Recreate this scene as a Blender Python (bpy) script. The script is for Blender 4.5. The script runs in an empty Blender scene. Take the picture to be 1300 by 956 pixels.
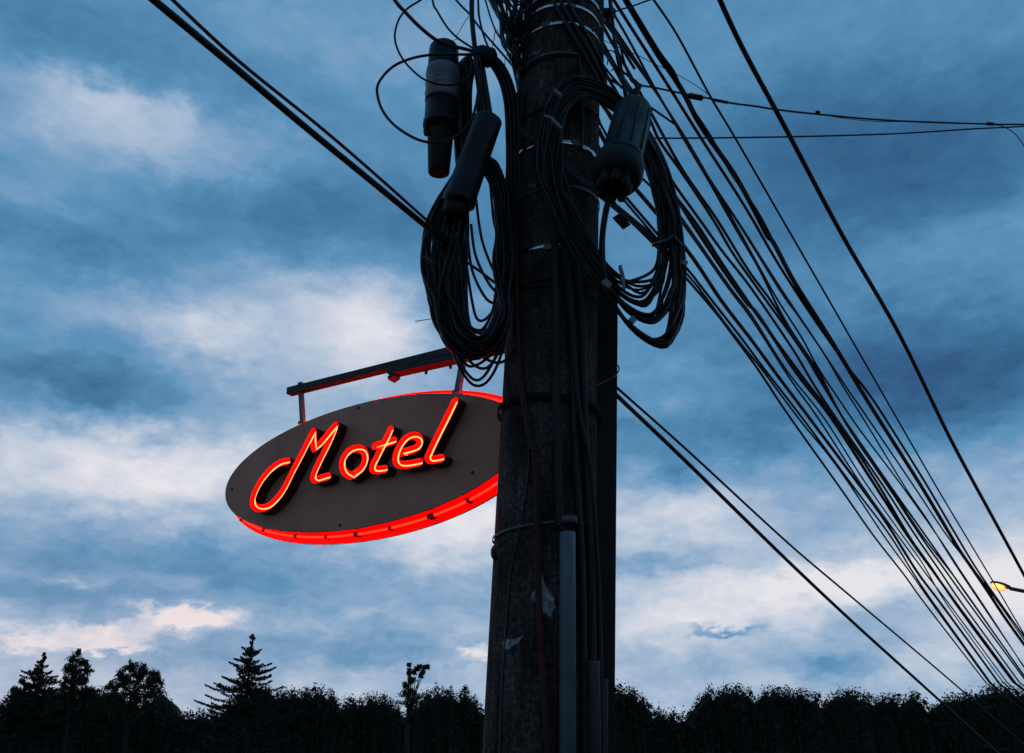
import bpy, bmesh, math, random
import numpy as np
from mathutils import Vector, Matrix
from mathutils.geometry import tessellate_polygon

random.seed(7)
scene = bpy.context.scene
COL = scene.collection
TH = math.radians(24); CT, ST = math.cos(TH), math.sin(TH)
F = 1264.0; CX, CY = 650.0, 433.0; CAMZ = 1.6

# ------------------------------------------------------------------ measuring helpers
def ray(x, y):
    """direction through a measured image point, forward depth 1"""
    u = (CY - y) / F
    return Vector(((x - CX) / F, CT - u * ST, ST + u * CT))
def D(x, y, d):
    r = ray(x, y); return Vector((r.x * d, r.y * d, CAMZ + r.z * d))
def P(x, y, Y):
    r = ray(x, y); return D(x, y, Y / r.y)
def azel(x, y):
    r = ray(x, y); return math.degrees(math.atan2(r.x, r.y)), math.degrees(math.atan2(r.z, math.hypot(r.x, r.y)))

# ------------------------------------------------------------------ materials
def mat(name, col, rough=0.6, metal=0.0, var=0.0, scale=20.0, bump=0.0, spec=0.5, col2=None, emit=None, estr=0.0, stretch=(1, 1, 1)):
    m = bpy.data.materials.new(name); m.use_nodes = True
    nt = m.node_tree; b = nt.nodes['Principled BSDF']
    b.inputs['Base Color'].default_value = (*col, 1); b.inputs['Roughness'].default_value = rough
    b.inputs['Metallic'].default_value = metal; b.inputs['Specular IOR Level'].default_value = spec
    if var or bump or col2:
        tc = nt.nodes.new('ShaderNodeTexCoord'); mp = nt.nodes.new('ShaderNodeMapping'); mp.inputs['Scale'].default_value = stretch
        no = nt.nodes.new('ShaderNodeTexNoise'); no.inputs['Scale'].default_value = scale; no.inputs['Detail'].default_value = 8
        no.inputs['Roughness'].default_value = 0.65
        nt.links.new(tc.outputs['Object'], mp.inputs['Vector']); nt.links.new(mp.outputs[0], no.inputs['Vector'])
        rp = nt.nodes.new('ShaderNodeValToRGB')
        c2 = col2 or tuple(min(1, c * (1 + var)) for c in col); c1 = tuple(c * (1 - var) for c in col) if not col2 else col
        rp.color_ramp.elements[0].color = (*c1, 1); rp.color_ramp.elements[1].color = (*c2, 1)
        rp.color_ramp.elements[0].position = 0.35; rp.color_ramp.elements[1].position = 0.68
        nt.links.new(no.outputs['Fac'], rp.inputs['Fac']); nt.links.new(rp.outputs[0], b.inputs['Base Color'])
        if bump:
            bp = nt.nodes.new('ShaderNodeBump'); bp.inputs['Strength'].default_value = bump; bp.inputs['Distance'].default_value = 0.01
            nt.links.new(no.outputs['Fac'], bp.inputs['Height']); nt.links.new(bp.outputs[0], b.inputs['Normal'])
    if emit:
        b.inputs['Emission Color'].default_value = (*emit, 1); b.inputs['Emission Strength'].default_value = estr
    return m
M = {}
M['cable'] = mat('cable_black', (0.006, 0.006, 0.007), 0.3, var=0.3, scale=30, spec=0.35)
M['span'] = mat('cable_weathered', (0.014, 0.013, 0.013), 0.7, var=0.3, scale=8)
M['green'] = mat('cable_green', (0.012, 0.05, 0.03), 0.45, var=0.2)
M['rust'] = mat('rusty_conduit', (0.085, 0.014, 0.008), 0.8, col2=(0.03, 0.006, 0.005), scale=14, bump=0.4)
M['plastic'] = mat('closure_plastic', (0.010, 0.012, 0.016), 0.42, var=0.35, scale=14, bump=0.12, spec=0.3)
M['rubber'] = mat('closure_base', (0.007, 0.007, 0.008), 0.6, var=0.3, spec=0.3)
M['tape'] = mat('grey_tape', (0.30, 0.30, 0.33), 0.5, col2=(0.07, 0.075, 0.085), scale=18, bump=0.7, stretch=(1, 1, 4))
M['steel'] = mat('galvanised_band', (0.96, 0.97, 0.98), 0.11, metal=1.0, col2=(0.62, 0.63, 0.65), scale=9)
M['dullsteel'] = mat('dull_band', (0.11, 0.11, 0.115), 0.5, metal=0.5, var=0.4, scale=40)
M['darkband'] = mat('dark_band', (0.008, 0.008, 0.008), 0.9, spec=0.15)
M['tie'] = mat('cable_tie_white', (0.22, 0.23, 0.26), 0.35)
M['pvc'] = mat('pvc_pipe', (0.15, 0.185, 0.21), 0.5, var=0.25, scale=6, stretch=(3, 3, 1))
M['pvc2'] = mat('pvc_grey', (0.07, 0.065, 0.065), 0.7, var=0.18, scale=6)
M['paper'] = mat('poster_paper', (0.48, 0.50, 0.54), 0.8, col2=(0.07, 0.07, 0.075), scale=38)
M['post'] = mat('post_paint', (0.012, 0.008, 0.007), 0.7, var=0.35, scale=9, bump=0.2, stretch=(4, 4, 1))
M['panel'] = mat('sign_panel', (0.72, 0.33, 0.235), 0.75, var=0.13, scale=3.5, bump=0.08, spec=0.2)  # brownish paint, lightened and warmed to carry street lamp light in its colour
M['edge'] = mat('panel_edge', (0.05, 0.04, 0.04), 0.6)
M['redin'] = mat('channel_red', (0.9, 0.008, 0.03), 0.5)
M['redback'] = mat('rear_panel_red', (0.85, 0.010, 0.012), 0.5)
M['return'] = mat('letter_side', (0.09, 0.008, 0.010), 0.5, var=0.3)
M['bracket'] = mat('bracket_steel', (0.05, 0.035, 0.03), 0.6, col2=(0.02, 0.015, 0.015), scale=12, bump=0.3)
M['hanger'] = mat('hanger_steel', (0.18, 0.16, 0.16), 0.5, var=0.3, metal=0.4)
M['bark'] = mat('bark', (0.025, 0.02, 0.016), 0.9, var=0.4, scale=5)
M['needles'] = mat('spruce_needles', (0.02, 0.035, 0.018), 0.7, var=0.4, scale=1.2)
M['leaves'] = mat('tree_leaves', (0.028, 0.045, 0.018), 0.7, var=0.4, scale=1.2)
M['wood'] = mat('wood_leaves', (0.018, 0.028, 0.014), 0.9, var=0.4, scale=0.6)
M['ground'] = mat('ground_grass', (0.03, 0.04, 0.02), 0.95, var=0.5, scale=0.8, bump=0.5)
M['lampbody'] = mat('lamp_housing', (0.10, 0.095, 0.09), 0.5, var=0.2)
M['galv'] = mat('lamp_pole_steel', (0.12, 0.12, 0.12), 0.5, metal=0.6, var=0.2)

def emission(name, col, strength):
    m = bpy.data.materials.new(name); m.use_nodes = True; nt = m.node_tree; nt.nodes.clear()
    e = nt.nodes.new('ShaderNodeEmission'); e.inputs[0].default_value = (*col, 1); e.inputs[1].default_value = strength
    o = nt.nodes.new('ShaderNodeOutputMaterial'); nt.links.new(e.outputs[0], o.inputs[0]); return m
def neon(name, core, rim, s, p0=.42, p1=.9):
    """glass tube of glowing gas: hot core, redder where the glass is seen edge on"""
    m = bpy.data.materials.new(name); m.use_nodes = True; nt = m.node_tree; nt.nodes.clear()
    lw = nt.nodes.new('ShaderNodeLayerWeight'); lw.inputs[0].default_value = 0.5
    rp = nt.nodes.new('ShaderNodeValToRGB'); rp.color_ramp.elements[0].color = (*core, 1); rp.color_ramp.elements[1].color = (*rim, 1)
    rp.color_ramp.elements[0].position = p0; rp.color_ramp.elements[1].position = p1
    e = nt.nodes.new('ShaderNodeEmission'); e.inputs[1].default_value = s
    o = nt.nodes.new('ShaderNodeOutputMaterial')
    nt.links.new(lw.outputs['Facing'], rp.inputs[0]); nt.links.new(rp.outputs[0], e.inputs[0]); nt.links.new(e.outputs[0], o.inputs[0]); return m
M['neon'] = neon('neon_letter_tube', (1.0, 0.125, 0.035), (1.0, 0.006, 0.002), 7.5)
M['neonrim'] = neon('neon_border_tube', (1.0, 0.0028, 0.001), (1.0, 0.001, 0.0008), 22.0)
M['lens'] = neon('lamp_glow', (1.0, 0.42, 0.10), (1.0, 0.075, 0.003), 4.0, .12, .62)

# pole concrete: weathered, streaked, with pits
def concrete():
    m = bpy.data.materials.new('pole_concrete'); m.use_nodes = True; nt = m.node_tree; b = nt.nodes['Principled BSDF']
    tc = nt.nodes.new('ShaderNodeTexCoord')
    def noise(sc, st, det=8):
        mp = nt.nodes.new('ShaderNodeMapping'); mp.inputs['Scale'].default_value = st
        n = nt.nodes.new('ShaderNodeTexNoise'); n.inputs['Scale'].default_value = sc; n.inputs['Detail'].default_value = det; n.inputs['Roughness'].default_value = .7
        nt.links.new(tc.outputs['Object'], mp.inputs[0]); nt.links.new(mp.outputs[0], n.inputs['Vector']); return n
    n1 = noise(5, (1, 1, 0.5)); n2 = noise(60, (1, 1, 1)); n3 = noise(9, (3, 3, 0.25))
    r1 = nt.nodes.new('ShaderNodeValToRGB'); r1.color_ramp.elements[0].color = (0.018, 0.013, 0.0125, 1); r1.color_ramp.elements[1].color = (0.115, 0.090, 0.084, 1)
    r1.color_ramp.elements[0].position = .35; r1.color_ramp.elements[1].position = .7
    r3 = nt.nodes.new('ShaderNodeValToRGB'); r3.color_ramp.elements[0].color = (0.35, 0.33, 0.33, 1); r3.color_ramp.elements[1].color = (1.3, 1.3, 1.3, 1)
    r3.color_ramp.elements[0].position = .35; r3.color_ramp.elements[1].position = .62
    r2 = nt.nodes.new('ShaderNodeValToRGB'); r2.color_ramp.elements[0].color = (0.6, 0.6, 0.6, 1); r2.color_ramp.elements[1].color = (2.4, 2.4, 2.4, 1)
    r2.color_ramp.elements[0].position = .42; r2.color_ramp.elements[1].position = .72
    nt.links.new(n1.outputs['Fac'], r1.inputs[0]); nt.links.new(n3.outputs['Fac'], r3.inputs[0]); nt.links.new(n2.outputs['Fac'], r2.inputs[0])
    a = nt.nodes.new('ShaderNodeMix'); a.data_type = 'RGBA'; a.blend_type = 'MULTIPLY'; a.inputs[0].default_value = 1
    c = nt.nodes.new('ShaderNodeMix'); c.data_type = 'RGBA'; c.blend_type = 'MULTIPLY'; c.inputs[0].default_value = 1
    nt.links.new(r1.outputs[0], a.inputs[6]); nt.links.new(r3.outputs[0], a.inputs[7]); nt.links.new(a.outputs[2], c.inputs[6]); nt.links.new(r2.outputs[0], c.inputs[7])
    nt.links.new(c.outputs[2], b.inputs['Base Color']); b.inputs['Roughness'].default_value = .9; b.inputs['Specular IOR Level'].default_value = .15
    bp = nt.nodes.new('ShaderNodeBump'); bp.inputs['Strength'].default_value = .6; bp.inputs['Distance'].default_value = .008
    nt.links.new(n2.outputs['Fac'], bp.inputs['Height']); nt.links.new(bp.outputs[0], b.inputs['Normal'])
    return m
M['concrete'] = concrete()

# ------------------------------------------------------------------ object helpers
def link(name, verts, faces, mats, parent=None, smooth=True, fmat=None):
    me = bpy.data.meshes.new(name); me.from_pydata([tuple(v) for v in verts], [], faces)
    if not isinstance(mats, (list, tuple)): mats = [mats]
    for m in mats: me.materials.append(m)
    if smooth: me.polygons.foreach_set('use_smooth', [True] * len(me.polygons))
    if fmat: me.polygons.foreach_set('material_index', fmat)
    me.update()
    o = bpy.data.objects.new(name, me); COL.objects.link(o)
    if parent is not None:
        o.parent = parent; o.matrix_parent_inverse = parent_inv(parent)
    return o
def parent_inv(p):
    m = p.matrix_basis
    q = p
    while q.parent is not None:
        m = q.parent.matrix_basis @ q.matrix_parent_inverse @ m if False else m; q = q.parent
    return Matrix.Translation(-abs_loc(p))
def abs_loc(p):
    return Vector(p.get('_loc', (0, 0, 0)))
def thing(name, label, cat, loc=(0, 0, 0), group=None):
    o = bpy.data.objects.new(name, None); COL.objects.link(o); o.location = loc; o['_loc'] = tuple(loc)
    return tag(o, label, cat, group)
def tag(o, label, cat, group=None, kind=None):
    o['label'] = label; o['category'] = cat
    if group: o['group'] = group
    if kind: o['kind'] = kind
    return o
class MB:
    def __init__(s): s.v = []; s.f = []
    def add(s, v, f):
        n = len(s.v); s.v += [Vector(p) for p in v]; s.f += [tuple(i + n for i in q) for q in f]
    def build(s, name, m, parent=None, smooth=True): return link(name, s.v, s.f, m, parent, smooth)
def smooth_path(pts, sub=6, closed=False):
    """Catmull-Rom through 3D points"""
    pts = [Vector(p) for p in pts]; n = len(pts); out = []
    rng = range(n) if closed else range(n - 1)
    for i in rng:
        if closed: a, b, c, d = pts[i - 1], pts[i], pts[(i + 1) % n], pts[(i + 2) % n]
        else: a, b, c, d = pts[max(i - 1, 0)], pts[i], pts[i + 1], pts[min(i + 2, n - 1)]
        for k in range(sub):
            t = k / sub
            out.append(0.5 * ((2 * b) + (c - a) * t + (2 * a - 5 * b + 4 * c - d) * t * t + (3 * b - a - 3 * c + d) * t ** 3))
    if not closed: out.append(pts[-1])
    return out
def tube(path, r, n=8, closed=False, caps=True):
    """swept round tube; r a number or a list"""
    m = len(path); R = r if isinstance(r, (list, tuple)) else [r] * m
    V = []; Fc = []
    up = None; prev = None
    for i, p in enumerate(path):
        if closed: t = path[(i + 1) % m] - path[i - 1]
        else: t = path[min(i + 1, m - 1)] - path[max(i - 1, 0)]
        if t.length < 1e-9: t = prev or Vector((0, 0, 1))
        t = t.normalized()
        if up is None:
            up = t.orthogonal().normalized()
        else:
            up = (up - t * up.dot(t))
            up = up.normalized() if up.length > 1e-6 else t.orthogonal().normalized()
        prev = t; s = t.cross(up)
        for k in range(n):
            a = 2 * math.pi * k / n
            V.append(p + (up * math.cos(a) + s * math.sin(a)) * R[i])
    for i in range(m if closed else m - 1):
        j = (i + 1) % m
        for k in range(n):
            l = (k + 1) % n
            Fc.append((i * n + k, i * n + l, j * n + l, j * n + k))
    if not closed and caps:
        Fc.append(tuple(range(n))[::-1]); Fc.append(tuple((m - 1) * n + k for k in range(n)))
    return V, Fc
def lathe(p0, p1, prof, n=28, flat=None):
    """prof: (t along p0->p1, radius)"""
    ax = (p1 - p0); L = ax.length; ax.normalize(); u = ax.orthogonal().normalized(); s = ax.cross(u)
    V = []; Fc = []
    for t, r in prof:
        for k in range(n):
            a = 2 * math.pi * k / n
            V.append(p0 + ax * (t * L) + (u * math.cos(a) + s * math.sin(a)) * r)
    for i in range(len(prof) - 1):
        for k in range(n):
            l = (k + 1) % n; Fc.append((i * n + k, i * n + l, (i + 1) * n + l, (i + 1) * n + k))
    Fc.append(tuple(range(n))[::-1]); Fc.append(tuple((len(prof) - 1) * n + k for k in range(n)))
    return V, Fc
def box(c, ax, ay, az):
    """box from centre and three half-axis vectors"""
    c = Vector(c); V = [c + ax * i + ay * j + az * k for i in (-1, 1) for j in (-1, 1) for k in (-1, 1)]
    return V, [(0, 1, 3, 2), (4, 6, 7, 5), (0, 4, 5, 1), (2, 3, 7, 6), (0, 2, 6, 4), (1, 5, 7, 3)]
def beam(a, b, side, w, h):
    """rectangular bar from a to b; side = sideways direction, w and h full sizes"""
    a, b = Vector(a), Vector(b); d = (b - a); s = (side - d * side.dot(d) / d.length_squared).normalized(); u = d.normalized().cross(s)
    return box((a + b) / 2, d / 2, s * w / 2, u * h / 2)

# ------------------------------------------------------------------ camera
cam = bpy.data.cameras.new('camera'); cam.sensor_width = 36; cam.lens = 36 * F / 1300; cam.clip_end = 5000; cam.clip_start = 0.05
cam.shift_y = (CY - 478.0) / 1300.0
co = bpy.data.objects.new('camera', cam); COL.objects.link(co); co.location = (0, 0, CAMZ); co.rotation_euler = (math.radians(90) + TH, 0, 0)
scene.camera = co

# ------------------------------------------------------------------ ground
link('ground', [(-1500, -1500, 0), (1500, -1500, 0), (1500, 1500, 0), (-1500, 1500, 0)], [(0, 1, 2, 3)], M['ground'])['kind'] = 'structure'

# ------------------------------------------------------------------ utility pole
PY = 4.0
def pole_x(z): return 0.108 + 0.046 * (z - CAMZ - 0.353)
def pole_r(z): return 0.207 - 0.0035 * (z - 2.0)
def on_pole(x, y, proud=0.0):
    """point where the sight line to a measured point meets the pole surface"""
    r = ray(x, y); z = CAMZ + PY * r.z / r.y
    for _ in range(8):
        cx = pole_x(z); R = pole_r(z) + proud
        a = r.x ** 2 + r.y ** 2; b = -2 * (r.x * cx + r.y * PY); c = cx * cx + PY * PY - R * R
        disc = b * b - 4 * a * c
        s = (-b - math.sqrt(max(disc, 0))) / (2 * a)
        z = CAMZ + r.z * s
    p = Vector((r.x * s, r.y * s, z))
    if disc < 0:   # past the edge: keep it on the side of the pole
        v = Vector((p.x - cx, p.y - PY, 0)); v = v.normalized() * R; p = Vector((cx + v.x, PY + v.y, z))
    return p
pole = thing('utility_pole', 'thick dark concrete utility pole wrapped in steel bands and hung with cable coils', 'utility pole', (pole_x(0), PY, 0))
mb = MB(); n = 64; zs = [0 + 8.4 * i / 120 for i in range(121)]
V = []
for z in zs:
    for k in range(n):
        a = 2 * math.pi * k / n; R = pole_r(z)
        V.append(Vector((pole_x(z) + R * math.cos(a), PY + R * math.sin(a), z)))
Fc = [(i * n + k, i * n + (k + 1) % n, (i + 1) * n + (k + 1) % n, (i + 1) * n + k) for i in range(120) for k in range(n)]
Fc.append(tuple(120 * n + k for k in range(n)))
mb.add(V, Fc); mb.build('shaft', M['concrete'], pole)
def band(y, h, m, proud=0.003, slope=0.0, name='steel_band', x=None):
    c = on_pole(x or (650 + 50), y); z0 = c.z; mb = MB(); n = 72; V = []
    for dz, rr in ((-h / 2, proud), (-h / 2, proud + .002), (h / 2, proud + .002), (h / 2, proud)):
        for k in range(n):
            a = 2 * math.pi * k / n; z = z0 + slope * math.cos(a) + dz; R = pole_r(z) + rr
            V.append(Vector((pole_x(z) + R * math.cos(a), PY + R * math.sin(a), z)))
    Fc = [(i * n + k, i * n + (k + 1) % n, ((i + 1) % 4) * n + (k + 1) % n, ((i + 1) % 4) * n + k) for i in range(4) for k in range(n)]
    mb.add(V, Fc)
    return mb.build(name, m, pole)
for y, h, m, sl in ((-30, .02, 'steel', 0), (-8, .02, 'steel', .004), (8, .018, 'steel', -.006), (31, .02, 'steel', .0), (181, .026, 'steel', -.01), (237, .02, 'dullsteel', .012), (313, .022, 'steel', -.006),
                    (68, .016, 'dullsteel', .0), (72, .012, 'darkband', .02), (355, .008, 'darkband', .01), (364, .006, 'darkband', -.01), (135, .012, 'darkband', .02)):
    o = band(y, h, M[m], slope=sl, proud=.003 if m != 'darkband' else .007)
    if m != 'darkband' and y > 0:
        bx = {8: 722, 31: 688, 68: 676, 181: 727, 237: 672, 313: 690}[y]; c0, c1 = on_pole(bx, y, .006), on_pole(bx + 9, y, .006); dz = Vector((0, 0, sl * (1 if abs(sl) < .001 else .2)))
        mb = MB(); mb.add(*beam(c0 + dz, c1 + dz, Vector((0, 0, 1)), h * 1.25, .008)); mb.build('buckle', M['dullsteel'], o, False)
    if m != 'steel': o['label'] = 'dull dark strap round the pole'
band(505, .032, M['darkband'], proud=.016, name='strap', slope=-.012)['label'] = 'wide black rubber strap over the cables'
band(664, .012, M['dullsteel'], proud=.006, name='strap', slope=.02)['label'] = 'thin perforated strap'
# thin tie wire, crossing at the front
def surf_path(pts, proud, sub=6):
    out = []
    pp = smooth_path([Vector((x, y, 0)) for x, y in pts], sub)
    return [on_pole(p.x, p.y, proud) for p in pp]
mb = MB()
mb.add(*tube(surf_path([(633, 566), (655, 566), (678, 572), (700, 561), (720, 552), (745, 546)], .034), .003, 6))
tag(mb.build('tie_wire', M['cable']), 'thin black tie wire crossing the pole just beneath the wide rubber strap', 'wire'); mb = MB()
mb.add(*tube(surf_path([(624, 701), (640, 688), (660, 680), (700, 668), (740, 664)], .034), .003, 6))
tag(mb.build('tie_wire', M['cable']), 'thin black tie wire slanting across the pole level with the pipe top', 'wire')
# steel bars across the pole front
mb = MB(); q0, q1, q2 = on_pole(706, 200, .03), on_pole(744, 232, .05), P(845, 315, 3.88)
mb.add(*beam(q0, q1, Vector((0, 1, 0)), .006, .028)); mb.add(*beam(q1, q2, Vector((0, 1, 0)), .006, .03))
c = P(789, 281, 3.87); mb.add(*box(c, Vector((.017, 0, .012)), Vector((0, .004, 0)), Vector((-.022, 0, .03))))
tag(mb.build('bracket_bar', M['bracket'], None, False), 'flat steel bracket bar slanting from the pole behind the right coil, with a small plate', 'bracket')
a, b = on_pole(661, 165, .02), on_pole(690, 188, .02)
mb = MB(); mb.add(*beam(a, b, Vector((0, 1, 0)), .012, .03)); tag(mb.build('clamp', M['rust'], None, False), 'small rusty clamp on the pole beside the middle splice closure', 'clamp')
# square post tied behind the pole
post = MB()
def pc(px, y, Y): return P(px, y, Y)
top, bot = 366, 1120
A = [P(783.5, top, 4.10), P(774, top, 4.24), P(700, top, 4.24), P(700, top, 4.10)]
zt = A[0].z
def lean(z): return (z - zt) * 0.05
px0 = A[0].x
V = []
for z in (0.0, zt):
    for x, y in ((px0, 4.06), (px0, 4.09), (px0 - .016, 4.09), (px0 - .016, 4.21), (px0, 4.21), (px0, 4.24), (px0 - .17, 4.24), (px0 - .17, 4.06)):
        V.append(Vector((x + lean(z), y, z)))
n8 = 8
post.add(V, [(k, (k + 1) % n8, n8 + (k + 1) % n8, n8 + k) for k in range(n8)] + [tuple(range(n8, 2 * n8))])
tag(post.build('steel_post', M['post'], None, False), 'dark channel section post standing tight against the right side of the concrete pole', 'post')

# ------------------------------------------------------------------ cables and pipes running down the pole
def w2r(w, d): return w * d / (2 * F)
def pole_cable(name, pts, w, m, label, cat='cable', proud=None, n=10):
    r = w2r(w, 4.05); pr = r if proud is None else proud
    mb = MB(); mb.add(*tube(surf_path(pts, pr), r, n)); return tag(mb.build(name, M[m]), label, cat)
pole_cable('conduit', [(655, 120), (654, 260), (656, 400), (661, 480), (670, 540), (681, 590), (682, 660), (684, 760), (690, 867), (697, 975)], 8, 'rust', 'thin rust-red conduit snaking down the front left of the pole', 'conduit', proud=.022)
pole_cable('down_cable', [(704, 290), (706, 380), (706, 480), (707, 560), (711, 660), (717, 672)], 11, 'span', 'thick black cable entering the top of the blue-grey pipe', proud=.02)
pole_cable('down_cable', [(716, 300), (722, 380), (727, 460), (729, 560), (738, 700), (741, 850), (742, 975)], 9, 'span', 'black cable running down just right of the blue-grey pipe')
pole_cable('down_cable', [(726, 310), (738, 400), (741, 500), (746, 620), (751, 740), (752, 845)], 10, 'span', 'black cable ending in the short grey pipe at the foot of the picture')
pole_cable('down_cable', [(722, 330), (728, 440), (735, 520), (750, 600), (757, 700), (761, 800), (764, 975)], 7, 'span', 'black cable curving out to the right edge of the pole beneath the wide strap', proud=.03)
pole_cable('down_cable', [(672, 505), (671, 600), (660, 670), (648, 730), (642, 800), (637, 880), (634, 975)], 2.2, 'cable', 'very thin black wire wandering down the left face of the pole')
pole_cable('down_cable', [(736, 70), (738, 100), (739, 140), (738, 190)], 4.5, 'cable', 'short black cable dropping behind the top arch of the right coil')
for i, (dx, lab) in enumerate(((0, 'lowest of three'), (9, 'middle of three'), (18, 'uppermost of three'))):
    pole_cable('cross_cable', [(690 + dx, -30), (706 + dx, 8), (725 + dx, 40), (748 + dx * .9, 82), (772 + dx * .8, 126)], 6, 'cable', lab + ' black cables slanting across the pole top to the right', proud=.02 + .004 * i)
def pipe(x0, y0, x1, y1, w, m, label, open_=True):
    a, b = on_pole(x0, y0, .034), on_pole(x1, y1, .034); r = w2r(w, 3.85)
    mb = MB(); mb.add(*lathe(a, b, [(0, r * .8), (0, r), (.02, r), (1, r)])); return tag(mb.build('pipe', M[m]), label, 'pipe')
pipe(720.5, 676, 720.5, 1030, 20, 'pvc', 'blue-grey plastic pipe strapped upright on the front of the pole')
pipe(752.5, 839, 755, 1030, 17, 'pvc2', 'short grey pipe top low on the right of the pole front')
pipe(769, 862, 771, 1030, 11, 'pvc2', 'narrow grey pipe stub at the right foot of the pole')
c = on_pole(722, 661, .034); mb = MB(); mb.add(*lathe(c + Vector((0, 0, .014)), c - Vector((0, 0, .014)), [(0, .028), (0, .033), (1, .033), (1, .028)])); tag(mb.build('hose_clamp', M['dullsteel']), 'ribbed grey hose clamp just above the blue-grey pipe', 'clamp')
r_ = w2r(11, 4.9); mb = MB(); a = P(762, -60, 4.0); b = P(761, 112, 3.95); mb.add(*tube([a, (a + b) / 2, b], r_, 14)); tag(mb.build('conduit', M['plastic']), 'straight dark conduit on the right side of the pole top', 'conduit')
c = P(774, 17, 4.02); mb = MB(); mb.add(*lathe(c - Vector((.035, 0, 0)), c + Vector((.03, 0, 0)), [(0, .02), (.1, .028), (.9, .028), (1, .02)], 14)); tag(mb.build('cable_clamp', M['rubber']), 'stubby black cable clamp right of the pole top', 'clamp')
# torn paper on the concrete
def scrap(pts, label):
    ctr = (sum(p[0] for p in pts) / len(pts), sum(p[1] for p in pts) / len(pts)); V = [on_pole(*ctr, .0045)]; n = 0
    ring = []
    for i in range(len(pts)):
        a, b = pts[i], pts[(i + 1) % len(pts)]
        for k in range(5):
            t = k / 5; ring.append((a[0] + (b[0] - a[0]) * t + random.uniform(-.9, .9), a[1] + (b[1] - a[1]) * t + random.uniform(-.9, .9)))
    for q in (.33, .66, 1): V += [on_pole(ctr[0] + (x - ctr[0]) * q, ctr[1] + (y - ctr[1]) * q, .0035) for x, y in ring]
    n = len(ring); Fc = [(0, 1 + k, 1 + (k + 1) % n) for k in range(n)]
    for l in range(2): Fc += [(1 + l * n + k, 1 + (l + 1) * n + k, 1 + (l + 1) * n + (k + 1) % n, 1 + l * n + (k + 1) % n) for k in range(n)]
    tag(link('paper_scrap', V, Fc, M['paper']), label, 'paper scrap')
scrap([(688, 730), (694, 744), (703, 760), (705, 770), (699, 784), (692, 778), (687, 783), (686, 760)], 'jagged pale scrap of torn poster right of the rust-red conduit')
scrap([(676, 752), (680, 749), (679, 765), (673, 760)], 'tiny pale scrap of paper left of the rust-red conduit')
scrap([(637, 818), (643, 811), (653, 812), (664, 808), (658, 816), (648, 822), (641, 826)], 'small pale scrap of torn paper low on the left of the pole')

# ------------------------------------------------------------------ splice closures
def closure(name, a, b, prof, base_prof, lab, nose=None):
    t = thing(name, lab, 'splice closure', a.lerp(b, .5), 'cable splice closures'); mb = MB(); mb.add(*lathe(a, b, prof)); mb.build('housing', M['plastic'], t)
    mb = MB(); mb.add(*lathe(a, b, base_prof)); mb.build('base', M['rubber'], t); return t
def dome(R, n=6, t=.12): return [(t * (1 - math.cos(math.pi / 2 * i / n)), R * (0.12 + .88 * math.sin(math.pi / 2 * i / n))) for i in range(n + 1)]
# left, upright, taped
a, b = P(564, 54, 3.86), P(557, 220, 3.9); t = closure('splice_closure', a, b, dome(.072, t=.06) + [(.3, .076), (.62, .079), (.62, .084), (.66, .084), (.66, .079), (.68, .079)], [(.66, .063), (.7, .062), (.99, .050), (1, .048)], 'upright black splice closure at the far left, wrapped in grey tape')
mb = MB(); mb.add(*lathe(a, b, [(.215 + .025 * i, .0785 + .0025 * ((i * 7) % 3)) for i in range(11)], 36)); mb.build('tape_wrap', M['tape'], t)
lug = lathe(P(541, 160, 3.86), P(541, 172, 3.86), [(0, .008), (.2, .013), (.8, .013), (1, .008)], 12); mb = MB(); mb.add(*lug); mb.build('lug', M['rubber'], t)
# middle, tilted
a, b = P(622, 146, 3.66), P(582, 258, 3.72); closure('splice_closure', a, b, dome(.064, t=.06) + [(.5, .066), (.93, .07), (.93, .074), (1.0, .074)], [(.99, .06), (1.12, .058), (1.14, .05)], 'tilted black splice closure left of the pole above the large coil')
# right, tilted with a stubbed base
a, b = P(806, 134, 3.62), P(788, 203, 3.50); t = closure('splice_closure', a, b, dome(.080, t=.10) + [(.5, .084), (.96, .087), (.96, .094), (1.03, .094), (1.03, .08)], [(1.0, .084), (1.03, .092), (1.08, .106), (1.24, .108), (1.33, .096), (1.36, .06)], 'fat black splice closure with a stubbed base right of the pole')
ax = (b - a).normalized(); s1 = ax.orthogonal().normalized(); s2 = ax.cross(s1)
for k in range(8):
    an = 2 * math.pi * k / 8; o_ = (s1 * math.cos(an) + s2 * math.sin(an)) * .055; L = (b - a).length
    mb = MB(); mb.add(*lathe(a + ax * L * 1.30 + o_, a + ax * L * 1.52 + o_, [(0, .022), (.7, .021), (.95, .016), (1, .008)], 12)); mb.build('stub', M['rubber'], t)
L = (b - a).length
for k in range(9):
    an = 2 * math.pi * k / 9 + .3; o_ = (s1 * math.cos(an) + s2 * math.sin(an)) * .085
    mb = MB(); mb.add(*tube([a + ax * L * .16 + o_ * .985, a + ax * L * .94 + o_ * 1.02], .0045, 6)); mb.build('rib', M['plastic'], t)
mb = MB(); mb.add(*beam(P(826, 140, 3.6), P(812, 196, 3.54), Vector((0, 1, 0)), .02, .018)); mb.build('rib', M['plastic'], t, False)
mb = MB(); mb.add(*lathe(P(800, 126, 3.62), P(813, 108, 3.62), [(0, .022), (.5, .02), (.6, .015), (1, .011)], 14)); mb.build('cable_gland', M['rubber'], t)

# ------------------------------------------------------------------ coils
def jit(s): return random.uniform(-s, s)
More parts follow.
